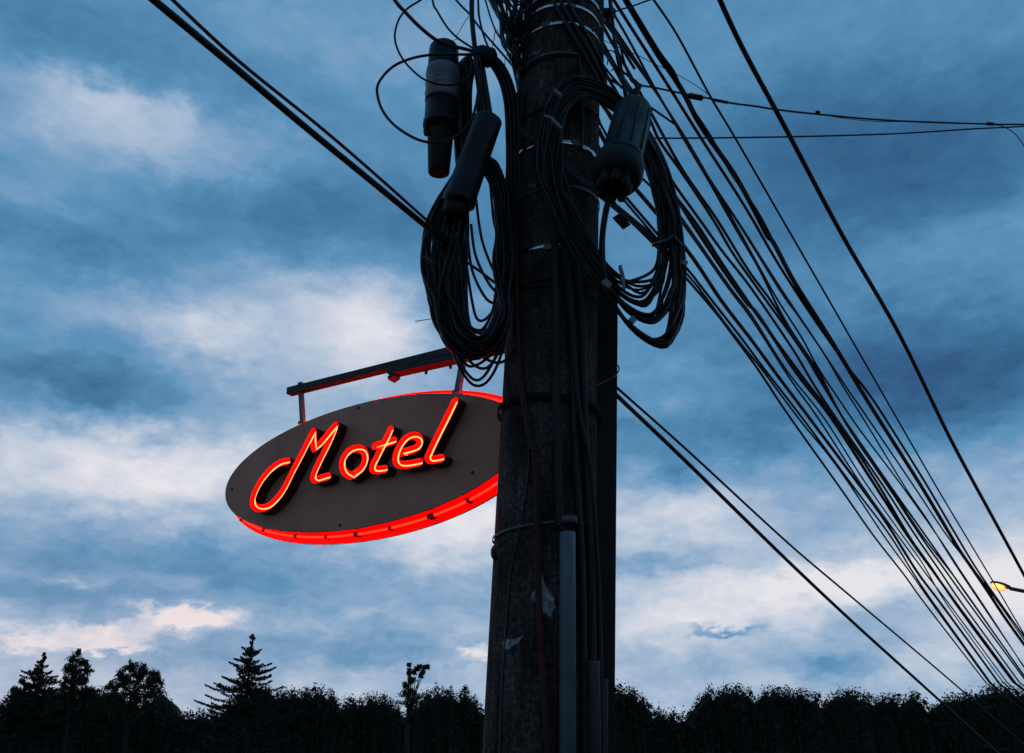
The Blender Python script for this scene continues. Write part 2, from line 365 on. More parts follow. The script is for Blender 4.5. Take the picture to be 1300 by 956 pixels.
# right coil
inner = [(713, 168), (718, 235), (748, 302), (778, 345), (800, 357), (822, 351), (834, 332), (838, 292), (829, 242), (816, 200), (795, 152), (768, 133), (740, 121), (722, 134)]
outer = [(684, 180), (687, 240), (716, 305), (766, 372), (811, 427), (835, 443), (858, 430), (868, 398), (870, 328), (862, 268), (848, 215), (826, 170), (800, 136), (768, 106), (735, 97), (704, 110)]
def resample(pts, n=16):
    p = smooth_path([Vector((x, y, 0)) for x, y in pts], 8, True); L = [0]
    for i in range(len(p)): L.append(L[-1] + (p[(i + 1) % len(p)] - p[i]).length)
    out = []
    for k in range(n):
        s = L[-1] * k / n; i = max(j for j in range(len(p)) if L[j] <= s); f = (s - L[i]) / (L[i + 1] - L[i]); out.append(p[i].lerp(p[(i + 1) % len(p)], f))
    return out
IN, OUT = resample(inner, 18), resample(outer, 18)
coil = thing('cable_coil', 'big black cable coil hanging on the right of the pole beneath the fat closure', 'cable coil', P(785, 270, 3.7), 'coils of spare cable on the pole')
for i in range(36):
    bz = [random.random() for _ in range(4)]
    f0 = (i + .5) / 36; pts = []
    for k in range(18):
        p, q = IN[k], OUT[k]; f = min(1, max(-.03, f0 + .10 * math.sin(k * 1.1 + bz[0] * 6) + .07 * math.sin(k * 2.3 + bz[1] * 6)))
        if 5 <= k <= 7 and 0.15 < f0 < 0.9: f = [.1, .35, .55, .62, .93, .97][int(f0 * 5.99)] + jit(.05)   # the bottoms fan out in clumps
        s = p.lerp(q, f); Y = 3.72 + (s.x - 700) / 170 * .16 + (bz[2] - .5) * .07 + (.02 * math.sin(k + i))
        if s.x < 765: Y = min(Y, 3.73 + (bz[2] - .5) * .03)
        pts.append(P(s.x, s.y, Y))
    mb = MB(); mb.add(*tube(smooth_path(pts, 5, True), w2r(random.choice((3.6, 4.0, 4.6)), 4.1), 7, True)); mb.build('cable_loop', M['cable'], coil)
def ctie(pts, Y, w, m, parent, name='cable_tie'):
    pp = [P(x, y, Y) for x, y in pts]; mb = MB()
    for i in range(len(pp) - 1): mb.add(*beam(pp[i], pp[i + 1], Vector((0, 1, 0)), .022, w))
    return mb.build(name, m, parent, False)
ctie([(691, 148), (700, 151), (713, 164)], 3.61, .012, M['tie'], coil)
ctie([(828, 311), (845, 306), (855, 300), (866, 312)], 3.80, .010, M['dullsteel'], coil)
ctie([(704, 115), (712, 122)], 3.62, .012, M['tie'], coil)
ctie([(787, 338), (791, 352), (792, 368)], 3.72, .012, M['tie'], coil)
ctie([(866, 333), (872, 336)], 3.8, .022, M['tie'], coil)
ctie([(766, 357), (774, 364)], 3.66, .026, M['tie'], coil)
ctie([(800, 404), (806, 409)], 3.72, .026, M['tie'], coil)

# big left coil
coil = thing('cable_coil', 'large black cable coil hanging left of the pole above the motel sign', 'cable coil', P(595, 350, 3.85), 'coils of spare cable on the pole')
Lout = [(600, 195), (572, 232), (550, 262), (538, 305), (537, 350), (548, 400), (562, 430), (580, 448), (600, 456), (620, 448), (636, 430), (647, 400), (652, 350), (648, 280), (640, 225), (622, 198)]
Lin = [(606, 215), (592, 242), (585, 275), (583, 305), (584, 340), (588, 375), (594, 400), (601, 412), (608, 418), (617, 412), (625, 395), (629, 370), (628, 330), (628, 290), (625, 250), (615, 220)]
IN, OUT = resample(Lin, 18), resample(Lout, 18)
for i in range(34):
    b0, b1, b2 = [random.random() for _ in range(3)]; f0 = ((i + .5) / 34) ** .85; pts = []
    low = random.choice((-.15, .0, .0, .1, .3)) if i < 30 else 0
    for k in range(18):
        f = f0 + .09 * math.sin(k * 1.2 + b0 * 6) + .06 * math.sin(k * 2.1 + b1 * 6)
        if 6 <= k <= 11: f += low
        f = min(1.0, f); s = IN[k].lerp(OUT[k], f)
        pts.append(P(s.x, s.y, 3.83 + (b2 - .5) * .12 + .02 * math.sin(k * .9 + i)))
    mb = MB(); mb.add(*tube(smooth_path(pts, 5, True), w2r(random.choice((3.6, 4.2, 4.8)), 4.2), 7, True)); mb.build('cable_loop', M['cable'], coil)
for pts in ([(556, 400), (572, 440), (584, 467), (600, 488), (617, 486), (632, 462), (641, 430), (648, 390)], [(560, 405), (577, 442), (589, 468), (602, 482), (614, 478), (628, 455), (638, 425), (645, 390)],
            [(566, 410), (582, 440), (598, 460), (612, 468), (624, 462), (636, 440), (646, 410)], [(560, 400), (578, 440), (592, 463), (606, 463), (622, 452), (640, 436)], [(575, 420), (600, 445), (622, 458), (636, 460), (648, 452), (656, 440)]):
    mb = MB(); mb.add(*tube(smooth_path([P(x, y, 3.84 + jit(.03)) for x, y in pts], 6), w2r(3.8, 4.2), 7)); mb.build('cable_loop', M['cable'], coil)
for i in range(14):     # leads from the tilted closure into the coil
    f = i / 13; pts = [P(570 + 26 * f, 238, 3.74), P(566 + 28 * f, 262, 3.76 + jit(.03)), P(556 + 38 * f, 300, 3.79 + jit(.03)), P(552 + 40 * f, 350, 3.8 + jit(.03)), P(560 + 34 * f, 400, 3.82), P(590 + 14 * f, 435, 3.85)]
    mb = MB(); mb.add(*tube(smooth_path(pts, 6), w2r(4, 4.2), 7)); mb.build('cable_loop', M['cable'], coil)
# extra strands of the left side of the coil, dense
for i in range(12):
    f = i / 11; pts = [P(580 + 20 * f, 215, 3.8), P(545 + 42 * f + jit(2), 275, 3.8 + jit(.03)), P(538 + 50 * f + jit(2), 325, 3.8 + jit(.03)), P(545 + 46 * f + jit(2), 385, 3.82), P(570 + 30 * f + jit(3), 440, 3.85), P(596 + 10 * f + jit(3), 448 + jit(9), 3.88), P(624 + jit(6), 430 + jit(8), 3.9), P(638 + jit(4), 400, 3.9)]
    mb = MB(); mb.add(*tube(smooth_path(pts, 6), w2r(4, 4.2), 7)); mb.build('cable_loop', M['cable'], coil)
for i, pts in enumerate(([(598, 285), (604, 325), (622, 362), (640, 378)], [(594, 305), (600, 345), (618, 380), (636, 386)], [(588, 330), (610, 345), (632, 362), (648, 372)], [(604, 250), (612, 305), (630, 350), (645, 366)], [(590, 318), (598, 375), (606, 405), (620, 402), (640, 372)])):
    mb = MB(); mb.add(*tube(smooth_path([P(x, y, 3.84 + .015 * i) for x, y in pts], 6), w2r(4, 4.2), 7)); mb.build('cable_loop', M['cable'], coil)
mb = MB(); mb.add(*tube(smooth_path([P(527, 408, 3.8), P(540, 406, 3.8), P(560, 403, 3.8)], 4), .0018, 5)); mb.build('tie_tail', M['rust'], coil)
mb = MB(); mb.add(*tube(smooth_path([P(533, 325, 3.76), P(544, 329, 3.75), P(549, 333, 3.75)], 4), .0018, 5)); mb.build('tie_tail', M['tie'], coil)

# bundles hanging between the upper left closures
coil = thing('cable_coil', 'narrow bunch of long cable loops draped beside the two left closures', 'cable coil', P(610, 130, 3.9), 'coils of spare cable on the pole')
for i in range(17):     # left hank, behind the taped closure
    f = i / 16; x = 578 + 21 * f
    pts = [(606, 72), (598 + jit(2), 70), (x + 3, 82 + 3 * abs(f - .5)), (x - 1, 115), (x - 1 + jit(1), 160), (x + 1, 200), (586 + 14 * f, 236), (600 + 4 * f, 225), (606 + 2 * f, 150), (607, 90)]
    mb = MB(); mb.add(*tube(smooth_path([P(a, b, 3.93 + jit(.04)) for a, b in pts], 5), w2r(3.6, 4.5), 7)); mb.build('cable_loop', M['green'] if i == 0 else M['cable'], coil)
for i in range(9):      # middle hank, running down into the tilted closure
    f = i / 8; pts = [(600 + 10 * f, -20), (601 + 9 * f, 40), (603 + 10 * f, 80), (607 + 12 * f, 115), (613 + 12 * f, 152)]
    pts = [(603 + 6 * f, 62 + jit(3))] + pts[2:]
    mb = MB(); mb.add(*tube(smooth_path([P(a, b, 3.78 + jit(.03)) for a, b in pts], 5), w2r(4, 4.4), 7)); mb.build('cable_loop', M['cable'], coil)
for i in range(16):     # right hank arching over towards the pole
    f = i / 15; pts = [(612 + 4 * f, 120), (612, 90), (618 + 4 * f, 70 + 8 * (1 - f)), (632 + 8 * f, 84 + 14 * (1 - f)), (640 + 14 * f, 118 + 6 * (1 - f)), (643 + 15 * f, 160), (642 + 16 * f + jit(2), 230), (634 + 22 * f, 310), (630 + 22 * f, 360 + jit(10)), (640, 395)]
    mb = MB(); mb.add(*tube(smooth_path([P(a, b, 3.86 + .01 * (i % 5)) for a, b in pts], 5), w2r(4, 4.3), 7)); mb.build('cable_loop', M['cable'], coil)
mb = MB(); mb.add(*lathe(P(604, 66, 3.8), P(628, 76, 3.8), [(0, .03), (.2, .045), (.8, .05), (1, .03)], 16)); mb.build('cable_tie', M['rubber'], coil)

# single loose loops at the top left
def loose(pts, w, label, Ys=3.8, Ye=None, m='cable', name='loose_cable', grp=None):
    Ye = Ye or Ys; n = len(pts); pp = [P(x, y, Ys + (Ye - Ys) * i / (n - 1)) for i, (x, y) in enumerate(pts)]
    mb = MB(); mb.add(*tube(smooth_path(pp, 8), w2r(w, 4.7), 8)); return tag(mb.build(name, M[m]), label, 'cable', grp)
loose([(600, -60), (570, -25), (534, 0), (516, 12), (505, 28), (501.5, 51), (512, 76), (534, 98), (555, 106.6), (575, 107.5), (590, 102), (600, 90)], 2.8, 'upper loose thin cable loop reaching out left of the pole top', 3.72)
loose([(610, 66), (595, 69), (570, 69), (544, 70), (520, 75), (499, 84.6), (484, 100), (478.6, 115), (485, 139), (502, 160), (530, 177), (556, 181), (581, 172), (597, 155), (605, 130), (608, 98), (604, 76)], 3.6, 'lower loose cable loop bulging furthest left around the taped closure', 3.70)
loose([(440, -90), (475, -40), (501, 0), (514, 15), (536, 37), (560, 54), (595, 63.5), (612, 70)], 5, 'thick cable sweeping in from the top edge over the taped closure', 3.6, 3.78)
loose([(540, -60), (549, 0), (555, 14), (568, 35), (582, 49), (600, 61), (614, 70)], 3, 'thin cable curving down to the knot right of the taped closure', 3.8)
loose([(530, -60), (579, 0), (596, 18), (612, 39), (646, 78), (660, 97), (668, 112)], 3.2, 'straight thin cable slanting down behind the upright one to the pole', 3.95)
loose([(603, -80), (599, 0), (600, 34), (604, 71), (606, 100)], 6.5, 'thick upright cable dropping from the top edge to the knot of cables', 3.75)
loose([(606, -80), (607, 0), (609, 25), (615, 48), (624, 68), (634, 84)], 3, 'thin upright cable curving right behind the knot of cables', 3.85)
def thinwire(pts, label, Y=3.8, w=1.0):
    pp = [P(x, y, Y) for x, y in pts]; mb = MB(); mb.add(*tube(pp, w2r(w, 4.7), 5)); tag(mb.build('tie_wire', M['cable']), label, 'wire')
thinwire([(595, 21), (590, 28), (582, 42), (579, 46), (583, 49), (576, 51), (572, 56)], 'bent scrap of thin wire between the thin cables above the taped closure')
thinwire([(629, 36), (627, 50), (624, 64)], 'short twisted wire hanging right of the upright cables', 3.9, 1.3)
thinwire([(631, 37), (640, 60), (648, 78), (655, 98)], 'fine wire hanging from the dark tangle beside the pole top', 3.9)
thinwire([(641, 86), (641, 75), (647, 62), (650, 58)], 'short fine wire crossing the slanting cable near the pole', 3.9)

# dark tangle at the pole top left
tg = thing('cable_tangle', 'dense dark tangle of cables clinging to the left of the pole top', 'cable tangle', P(645, 20, 4.0))
for i in range(30):
    f = i / 29
    x0 = 600 + 75 * f; x1 = 640 + 26 * random.random()
    pts = [(x0 - 30 + jit(10), -70 + jit(10)), (x0 + 6, -15 + jit(6)), (x0 + (x1 - x0) * .5 + jit(4) + 6 * (1 - f), 22 + jit(8)), (x1 - 3 + jit(3), 48 + jit(8)), (655 + jit(5), 78 + jit(6)), (661 + jit(4), 110 + jit(8)), (660 + jit(3), 150 + jit(10))]
    if i % 4 == 0: pts = [(612 + jit(6), -30), (628 + jit(4), 10), (640 + jit(4), 28), (650 + jit(4), 44), (658, 66 + jit(4)), (662, 90)]
    mb = MB(); mb.add(*tube(smooth_path([P(a, b, 3.95 + jit(.08)) for a, b in pts], 5), w2r(random.choice((2.2, 3, 4, 4.6)), 5), 6)); mb.build('cable_strand', M['cable'], tg)
for i in range(9):
    x = 655 + 14 * random.random(); y = -10 + 9 * i
    pts = [(640 + jit(5), y - 18), (650 + jit(4), y + jit(4)), (663 + jit(3), y + 8 + jit(6)), (676 + jit(3), y - 10 + jit(5))]
    mb = MB(); mb.add(*tube(smooth_path([P(a, b, 3.88 + jit(.05)) for a, b in pts], 5), w2r(random.choice((2.2, 3, 4)), 5), 6)); mb.build('cable_strand', M['cable'], tg)
mb = MB(); mb.add(*lathe(P(640, 30, 3.95), P(664, 40, 3.95), [(0, .02), (.15, .045), (.8, .05), (1, .02)], 14)); mb.build('junction_block', M['rubber'], tg)
tg2 = thing('cable_tangle', 'loose criss-cross of cables and clips filling the right of the pole top', 'cable tangle', P(775, 50, 4.05))
for pts, w in (([(770, -40), (776, 20), (783, 70), (790, 100), (794, 126)], 4), ([(773, -30), (780, 40), (790, 90), (797, 128)], 3), ([(764, 52), (775, 72), (785, 90), (800, 118)], 4), ([(764, 62), (778, 84), (793, 112)], 3), ([(764, 80), (776, 96), (790, 112)], 3.2), ([(785, 86), (797, 96), (806, 102), (812, 108)], 3.2), ([(773, 64), (780, 66), (787, 78)], 2), ([(772, 72), (771, 82)], 1.6), ([(776, 90), (781, 86), (784, 88)], 1.5), ([(764, 24), (778, 42), (790, 62), (806, 88)], 4)):
    mb = MB(); mb.add(*tube(smooth_path([P(a, b, 4.0 + jit(.06)) for a, b in pts], 5), w2r(w, 5), 6)); mb.build('cable_strand', M['cable'], tg2)
loose([(774, 372), (767, 340), (766, 300), (772, 262), (780, 240), (783, 228)], 5, 'short black cable rising to the stubbed base of the fat closure', 3.75, 3.65)
loose([(762, 340), (763, 300), (768, 265), (776, 245), (790, 232)], 4, 'second short black cable rising just left of the stubbed base', 3.8, 3.65)
loose([(744, 492), (757, 489), (768, 484), (781, 477), (786, 468), (783, 463), (780, 466)], 1.6, 'thin stiff wire end curling past the right edge of the dark post', 3.72, 4.0)
mb = MB(); mb.add(*lathe(on_pole(626, 694, .0), on_pole(628, 710, .01), [(0, .006), (.3, .014), (.7, .014), (1, .006)], 12)); tag(mb.build('cable_clip', M['rubber']), 'small black clip sticking out of the left edge of the pole', 'clip')

# ------------------------------------------------------------------ overhead spans
def xat(pts, y):
    for (a, b), (c, d) in zip(pts, pts[1:]):
        if b <= y <= d: return a + (c - a) * (y - b) / (d - b)
    return 9999
def inv_depth_path(pts, d0, d1, ref=None):
    L = [0]
    for a, b in zip(pts, pts[1:]): L.append(L[-1] + math.hypot(b[0] - a[0], b[1] - a[1]))
    return [1 / (1 / d0 + (1 / d1 - 1 / d0) * l / L[-1]) for l in L]
spans = {
 'A': ([(905, -20), (942, 60), (1000, 168), (1070, 300), (1142, 425), (1207, 558), (1262, 660), (1300, 730), (1345, 815)], 5.0, 'thick black cable, highest of all, crossing the blue sky on the far right', 7.5),
 'B': ([(830, 0), (860, 45), (901, 121), (935, 178), (994, 280), (1050, 377), (1100, 464), (1138, 530), (1190, 620), (1257, 732), (1300, 805), (1345, 880)], 2.2, None, 0),
 'C': ([(794, 0), (835, 69), (854, 96), (870, 122), (884, 150), (902, 178), (932, 221), (957, 266), (974, 299), (983, 310), (1009, 359), (1050, 424), (1100, 507), (1127, 550), (1165, 610), (1188, 648), (1216, 695), (1233, 720), (1252, 748), (1275, 783), (1300, 818), (1340, 872)], 5.3, None, 0),
 'C2': ([(797, 0), (836, 64), (856, 92), (869, 124), (887, 150), (905, 178), (929, 221), (960, 266), (978, 299), (988, 320), (1010, 359), (1058, 434), (1110, 522)], 2.6, 'black cable wrapped along the upper half of the wavy cable', 0),
 'D': ([(779, 0), (821, 66), (854, 118), (891, 177), (946, 263), (988, 335), (1030, 400), (1072, 460), (1100, 496), (1123, 530), (1176, 615), (1213, 678), (1245, 730), (1300, 808), (1345, 872)], 3.2, None, 0),
 'E': ([(780, 19), (799, 52), (829, 108), (852, 148), (869, 177), (902, 229), (936, 280), (966, 327), (991, 366), (1033, 429), (1072, 488), (1101, 530), (1162, 620), (1205, 684), (1250, 741), (1300, 812), (1345, 875)], 2.4, None, 0),
 'E2': ([(860, 160), (902, 231), (939, 286), (991, 370), (1014, 402), (1046, 449), (1070, 490), (1100, 538), (1150, 620), (1180, 664), (1220, 728), (1300, 846), (1330, 885)], 2.0, None, 0),
 'F': ([(764, 16), (791, 58), (823, 103), (845, 136), (869, 178), (900, 230), (928, 280), (952, 321), (966, 346), (998, 409), (1041, 475), (1069, 528), (1120, 604), (1171, 680), (1212, 733), (1240, 772), (1300, 858), (1330, 895)], 2.6, None, 0),
 'F2': ([(776, 30), (812, 84), (849, 142), (872, 178), (904, 233), (931, 280), (966, 343), (988, 382), (1018, 429), (1038, 466), (1065, 507), (1094, 549), (1140, 610), (1190, 680), (1225, 733), (1255, 778), (1310, 862), (1335, 895)], 2.2, None, 0),
 'G': ([(772, 45), (800, 95), (830, 150), (863, 210), (888, 247), (911, 280), (950, 343), (980, 384), (1019, 445), (1038, 478), (1066, 524), (1083, 549), (1133, 621), (1175, 680), (1210, 730), (1238, 770), (1306, 866)], 3.0, None, 0),
 'H': ([(770, 68), (800, 112), (824, 150), (838, 180), (867, 221), (906, 280), (930, 321), (963, 368), (1007, 429), (1041, 480), (1081, 549), (1129, 620), (1171, 684), (1200, 724), (1233, 770), (1302, 864)], 3.0, None, 0),
 'J': ([(768, 92), (820, 180), (847, 220), (863, 244), (889, 280), (917, 319), (947, 357), (976, 398), (1010, 449), (1033, 488), (1061, 530), (1118, 612), (1161, 678), (1194, 726), (1224, 770), (1294, 866)], 3.0, None, 0),
 'I': ([(762, 110), (820, 195), (855, 246), (877, 280), (913, 335), (947, 383), (964, 402), (1013, 476), (1055, 530), (1108, 612), (1152, 680), (1188, 730), (1217, 770), (1289, 867)], 4.2, None, 0),
 'I2': ([(762, 130), (830, 216), (881, 280), (917, 335), (951, 385), (970, 412), (1017, 476), (1060, 532), (1113, 612), (1155, 682), (1184, 723), (1219, 775), (1286, 866)], 3.4, None, 0),
 'N': ([(790, 175), (850, 255), (925, 362), (954, 400), (1000, 472), (1047, 532), (1098, 612), (1146, 680), (1171, 715), (1204, 770), (1274, 867)], 2.0, None, 0),
 'N2': ([(785, 200), (850, 262), (925, 366), (955, 406), (1005, 484), (1038, 530), (1094, 616), (1140, 680), (1179, 733), (1211, 775), (1279, 867)], 2.2, None, 0),
 'K': ([(790, 220), (871, 316), (916, 382), (955, 433), (988, 478), (1027, 530), (1094, 620), (1128, 668), (1165, 727), (1198, 771), (1268, 867)], 3.8, None, 0),
 'L': ([(790, 245), (872, 341), (891, 365), (941, 429), (970, 468), (1018, 530), (1085, 620), (1130, 680), (1161, 730), (1189, 771), (1258, 867)], 2.6, None, 0),
 'L2': ([(780, 240), (874, 350), (894, 375), (935, 429), (968, 470), (1016, 534), (1052, 578), (1082, 620), (1122, 680), (1158, 730), (1186, 770), (1256, 867)], 2.2, None, 0),
 'Q2': ([(782, 262), (861, 341), (872, 354), (908, 396), (933, 429), (963, 470), (1003, 530), (1067, 620), (1109, 680), (1148, 730), (1177, 770), (1252, 867)], 2.6, None, 0),
}
ords = ['leftmost', 'second from the left', 'third from the left', 'fourth from the left', 'fifth from the left', 'sixth from the left', 'seventh from the left', 'eighth from the left', 'ninth from the left', 'tenth from the left', 'eleventh from the left', 'twelfth from the left', 'thirteenth from the left', 'fourteenth from the left', 'fifteenth from the left', 'sixteenth from the left', 'seventeenth from the left', 'eighteenth from the left', 'nineteenth from the left']
order = sorted([k for k, s in spans.items() if s[2] is None], key=lambda k: xat(spans[k][0], 690))
for key, (pts, w, lab, dd) in spans.items():
    off = [(0, 0)]
    d0 = 5.35 - min(pts[0][1], 200) * .0016; d1 = 11.5 if key != 'A' else 11.0
    if key == 'C2': d1 = 7.7
    ds = inv_depth_path(pts, d0, d1)
    rr = random.Random(key)
    pp = [D(x, y, d * (1 + (rr.random() - .5) * .0)) for (x, y), d in zip(pts, ds)]
    path = smooth_path(pp, 6)
    # run on to the pole top, and on along the street towards the next pole
    if key != 'C2':
        e = path[-1] - path[-4]; e.z *= .35; path.append(path[-1] + e.normalized() * 6); e.z *= -.2; path.append(path[-1] + e.normalized() * 16)
    a = path[0]
    if pts[0][1] < 25 or key == 'A':
        s = (path[0] - path[5]).normalized(); tgt = Vector((pole_x(6), 4.15, a.z + (2.2 if key == 'A' else 1.0 + rr.random() * .4)))
        if key == 'A': path = [tgt, tgt.lerp(a, .5) + Vector((0, 0, -.02))] + path
        else: path = [tgt, tgt.lerp(a, .6)] + path
    else:
        tgt = Vector((pole_x(5) + .1, 4.1, a.z + .35)); path = [tgt] + path
    dm = 7.6; mb = MB(); mb.add(*tube(path, w2r(w, dm), 6))
    if lab is None:
        th = 'thick ' if w > 3.5 else ('thin ' if w < 2.3 else '')
        i = order.index(key); extra = {'C': 'thick wavy', 'B': 'thin straight'}.get(key, (th + 'black').strip())
        lab = f'{extra} overhead cable, {ords[i]} in the right bundle just above lamp level'
    tag(mb.build('overhead_cable', M['span']), lab, 'cable', 'overhead cables fanning down to the right')
def span3(pts, d0, d1, w, dref, label, ext0=0, ext1=0, grp=None):
    ds = inv_depth_path(pts, d0, d1); path = smooth_path([D(x, y, d) for (x, y), d in zip(pts, ds)], 6)
    if ext0: path.insert(0, path[0] + (path[0] - path[1]).normalized() * ext0)
    if ext1: path.append(path[-1] + (path[-1] - path[-2]).normalized() * ext1)
    mb = MB(); mb.add(*tube(path, w2r(w, dref), 8)); return tag(mb.build('overhead_cable', M['span']), label, 'cable', grp)
gl = 'pair of overhead cables from the upper left'
span3([(188, -6), (290, 79), (386, 160), (470, 229), (549, 294), (566, 307), (590, 326)], 3.0, 4.42, 9, 3.5, 'thick black cable running from the upper left sky down to the left coil', 8, 0, gl)
span3([(213, -6), (300, 75), (400, 156), (468, 214), (541, 279), (562, 297), (590, 320)], 3.1, 4.42, 4.4, 3.6, 'thinner black cable running just above the thick one from the upper left', 8, 0, gl)
gr = 'pair of overhead cables at the lower right of the pole'
span3([(735, 455), (784, 503), (869, 584), (1000, 712), (1084, 791), (1167, 866), (1260, 950)], 4.6, 9.5, 4.4, 6.2, 'thick black cable leaving the dark post towards the lower right, lower of the two', 0, 12, gr)
span3([(735, 450), (784, 493), (874, 573), (1000, 689), (1080, 757), (1209, 866), (1305, 950)], 4.6, 9.5, 2.6, 6.4, 'thin black cable leaving the dark post towards the lower right, upper of the two', 0, 12, gr)
t1 = span3([(788, 62), (800, 100), (813, 108), (830, 111), (863, 118), (903, 125.5), (929, 131), (960, 135), (985, 139), (1038, 145), (1131, 153), (1256, 157.5), (1300, 158), (1400, 158)], 4.5, 6.0, 2.6, 5, 'thin cable with a connector running right from the fat closure, upper of two', 0, 15)
span3([(800, 172), (826, 175.4), (984, 174), (1131, 170), (1238, 163.5), (1300, 160.5), (1400, 154)], 4.7, 6.0, 2.2, 5, 'thin level cable running right from behind the fat closure, lower of two', 0, 15)
def bit(a, b, w, name, label, d=4.75):
    mb = MB(); mb.add(*lathe(D(*a, d), D(*b, d), [(0, w2r(w * .4, d)), (.08, w2r(w, d)), (.92, w2r(w, d)), (1, w2r(w * .4, d))], 12)); tag(mb.build(name, M['rubber']), label, 'connector')
bit((873, 121), (893, 125), 7.5, 'cable_connector', 'black barrel connector on the thin cable right of the fat closure', 4.72)
bit((905, 126.5), (925, 130.5), 4, 'cable_connector', 'slim sleeve joining two lengths of the thin cable', 4.8)
bit((1035, 142.5), (1041, 143.5), 5, 'cable_connector', 'tiny black clip on the thin cable crossing the blue sky', 5.1)
bit((1252, 157), (1262, 157.5), 4.5, 'cable_connector', 'small clip near the right edge where two thin cables meet', 5.6)
def tw(pts, d0, d1, w, label):
    ds = inv_depth_path(pts, d0, d1); mb = MB(); mb.add(*tube(smooth_path([D(x, y, d) for (x, y), d in zip(pts, ds)], 6), w2r(w, 5), 5)); tag(mb.build('thin_wire', M['span']), label, 'wire')
tw([(1256, 158), (1272, 160), (1285, 167), (1294, 176), (1302, 190), (1310, 212)], 5.6, 5.7, 1.4, 'thin wire drooping from the clip at the right edge')
tw([(764, 50), (785, 60), (807, 69), (832, 81.6), (856, 93), (878, 105), (901, 121)], 5.0, 5.1, 1.0, 'hair-thin wire slanting across the cables right of the pole top')
tw([(776, 17), (788, 12), (802, 8), (824, 0), (850, -9), (880, -22)], 5.0, 4.4, 2.2, 'thin cable rising right from the stubby clamp to the top edge')
tw([(1038, 144), (1070, 150), (1110, 154), (1150, 154.5)], 5.15, 5.4, 1.0, 'hair-thin wire sagging under the upper thin cable')

# ------------------------------------------------------------------ motel sign
PHI = 0.5545; W = Vector((math.cos(PHI), -math.sin(PHI), 0)); Zv = Vector((0, 0, 1)); NV = Vector((-math.sin(PHI), -math.cos(PHI), 0))
SC = Vector((-.7396, 4.7, 1.4346 + CAMZ)); SA, SB = .9354, .3210
def to_plane(x, y, e):
    r = ray(x, y); o = Vector((0, 0, CAMZ)); c = SC + NV * e; t = (c - o).dot(NV) / r.dot(NV); p = o + r * t - c
    return p.dot(W), p.z
def S(u, v, e): return SC + W * u + Zv * v + NV * e
sign = thing('motel_sign', 'oval hanging sign with glowing red neon lettering reading Motel', 'neon sign', S(0, 0, -.03))
def oval(sa, sb, e0, e1, name, mats, n=128, bev=.002):
    V = []; rings = [(1, e0), (1, e1 - bev), ('b', e1)]
    for q, e in rings:
        k_ = bev if q == 'b' else 0
        for k in range(n):
            a = 2 * math.pi * k / n; V.append(S((sa - k_) * math.cos(a), (sb - k_) * math.sin(a), e))
    Fc = []; fm = []
    for i in range(2):
        for k in range(n):
            l = (k + 1) % n; Fc.append((i * n + k, i * n + l, (i + 1) * n + l, (i + 1) * n + k)); fm.append(1)
    Fc.append(tuple(2 * n + k for k in range(n))); fm.append(0); Fc.append(tuple(range(n))[::-1]); fm.append(2 if len(mats) > 2 else 1)
    o = link(name, V, Fc, mats, sign, False, fm); return o
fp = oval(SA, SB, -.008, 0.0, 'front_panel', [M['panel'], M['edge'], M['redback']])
for x, y in ((294.5, 621), (455, 518), (432, 667), (600, 600)):
    u, v = to_plane(x, y, .0); mb = MB(); mb.add(*lathe(S(u, v, -.001), S(u, v, .005), [(0, .008), (.6, .008), (1, .004)], 10)); mb.build('screw', M['edge'], fp)
GR = .040
oval(SA + GR, SB + GR, -.100, -.092, 'back_panel', [M['redback'], M['redback'], M['edge']])
# drum between the panels
n = 128; V = [S((SA - .02) * math.cos(2 * math.pi * k / n), (SB - .02) * math.sin(2 * math.pi * k / n), e) for e in (-.0915, -.0085) for k in range(n)]
link('drum', V, [(k, (k + 1) % n, n + (k + 1) % n, n + k) for k in range(n)], M['redback'], sign)
def ringpath(g, e, n=160, a0=0, a1=2 * math.pi): return [S((SA + g) * math.cos(a0 + (a1 - a0) * k / n), (SB + g) * math.sin(a0 + (a1 - a0) * k / n), e) for k in range(n)]
mb = MB(); mb.add(*tube(ringpath(.012, -.052), .006, 8, True)); mb.build('border_tube', M['neonrim'], sign)
mb = MB(); mb.add(*tube(ringpath(GR - .001, -.088), .004, 6, True)); mb.build('rim_edge', M['redback'], sign)
for x, y, big in ((334, 673, 1), (372, 683, 1), (411, 686, 1), (452, 681, 1.6), (497, 671, 1), (550, 655, 2.4), (594, 633, 1.2), (305, 660, 1)):
    # supports clasping the tube
    u, v = to_plane(x, y, -.05); an = math.atan2(v / SB, u / SA); c = S((SA + .012) * math.cos(an), (SB + .012) * math.sin(an), -.056)
    tg_ = (S(SA * math.cos(an + .02), SB * math.sin(an + .02), 0) - S(SA * math.cos(an), SB * math.sin(an), 0)).normalized(); nn = tg_.cross(NV).normalized()
    mb = MB(); mb.add(*box(c, tg_ * .008 * big, nn * .011, NV * .018)); mb.build('tube_support', M['edge'], sign, False)
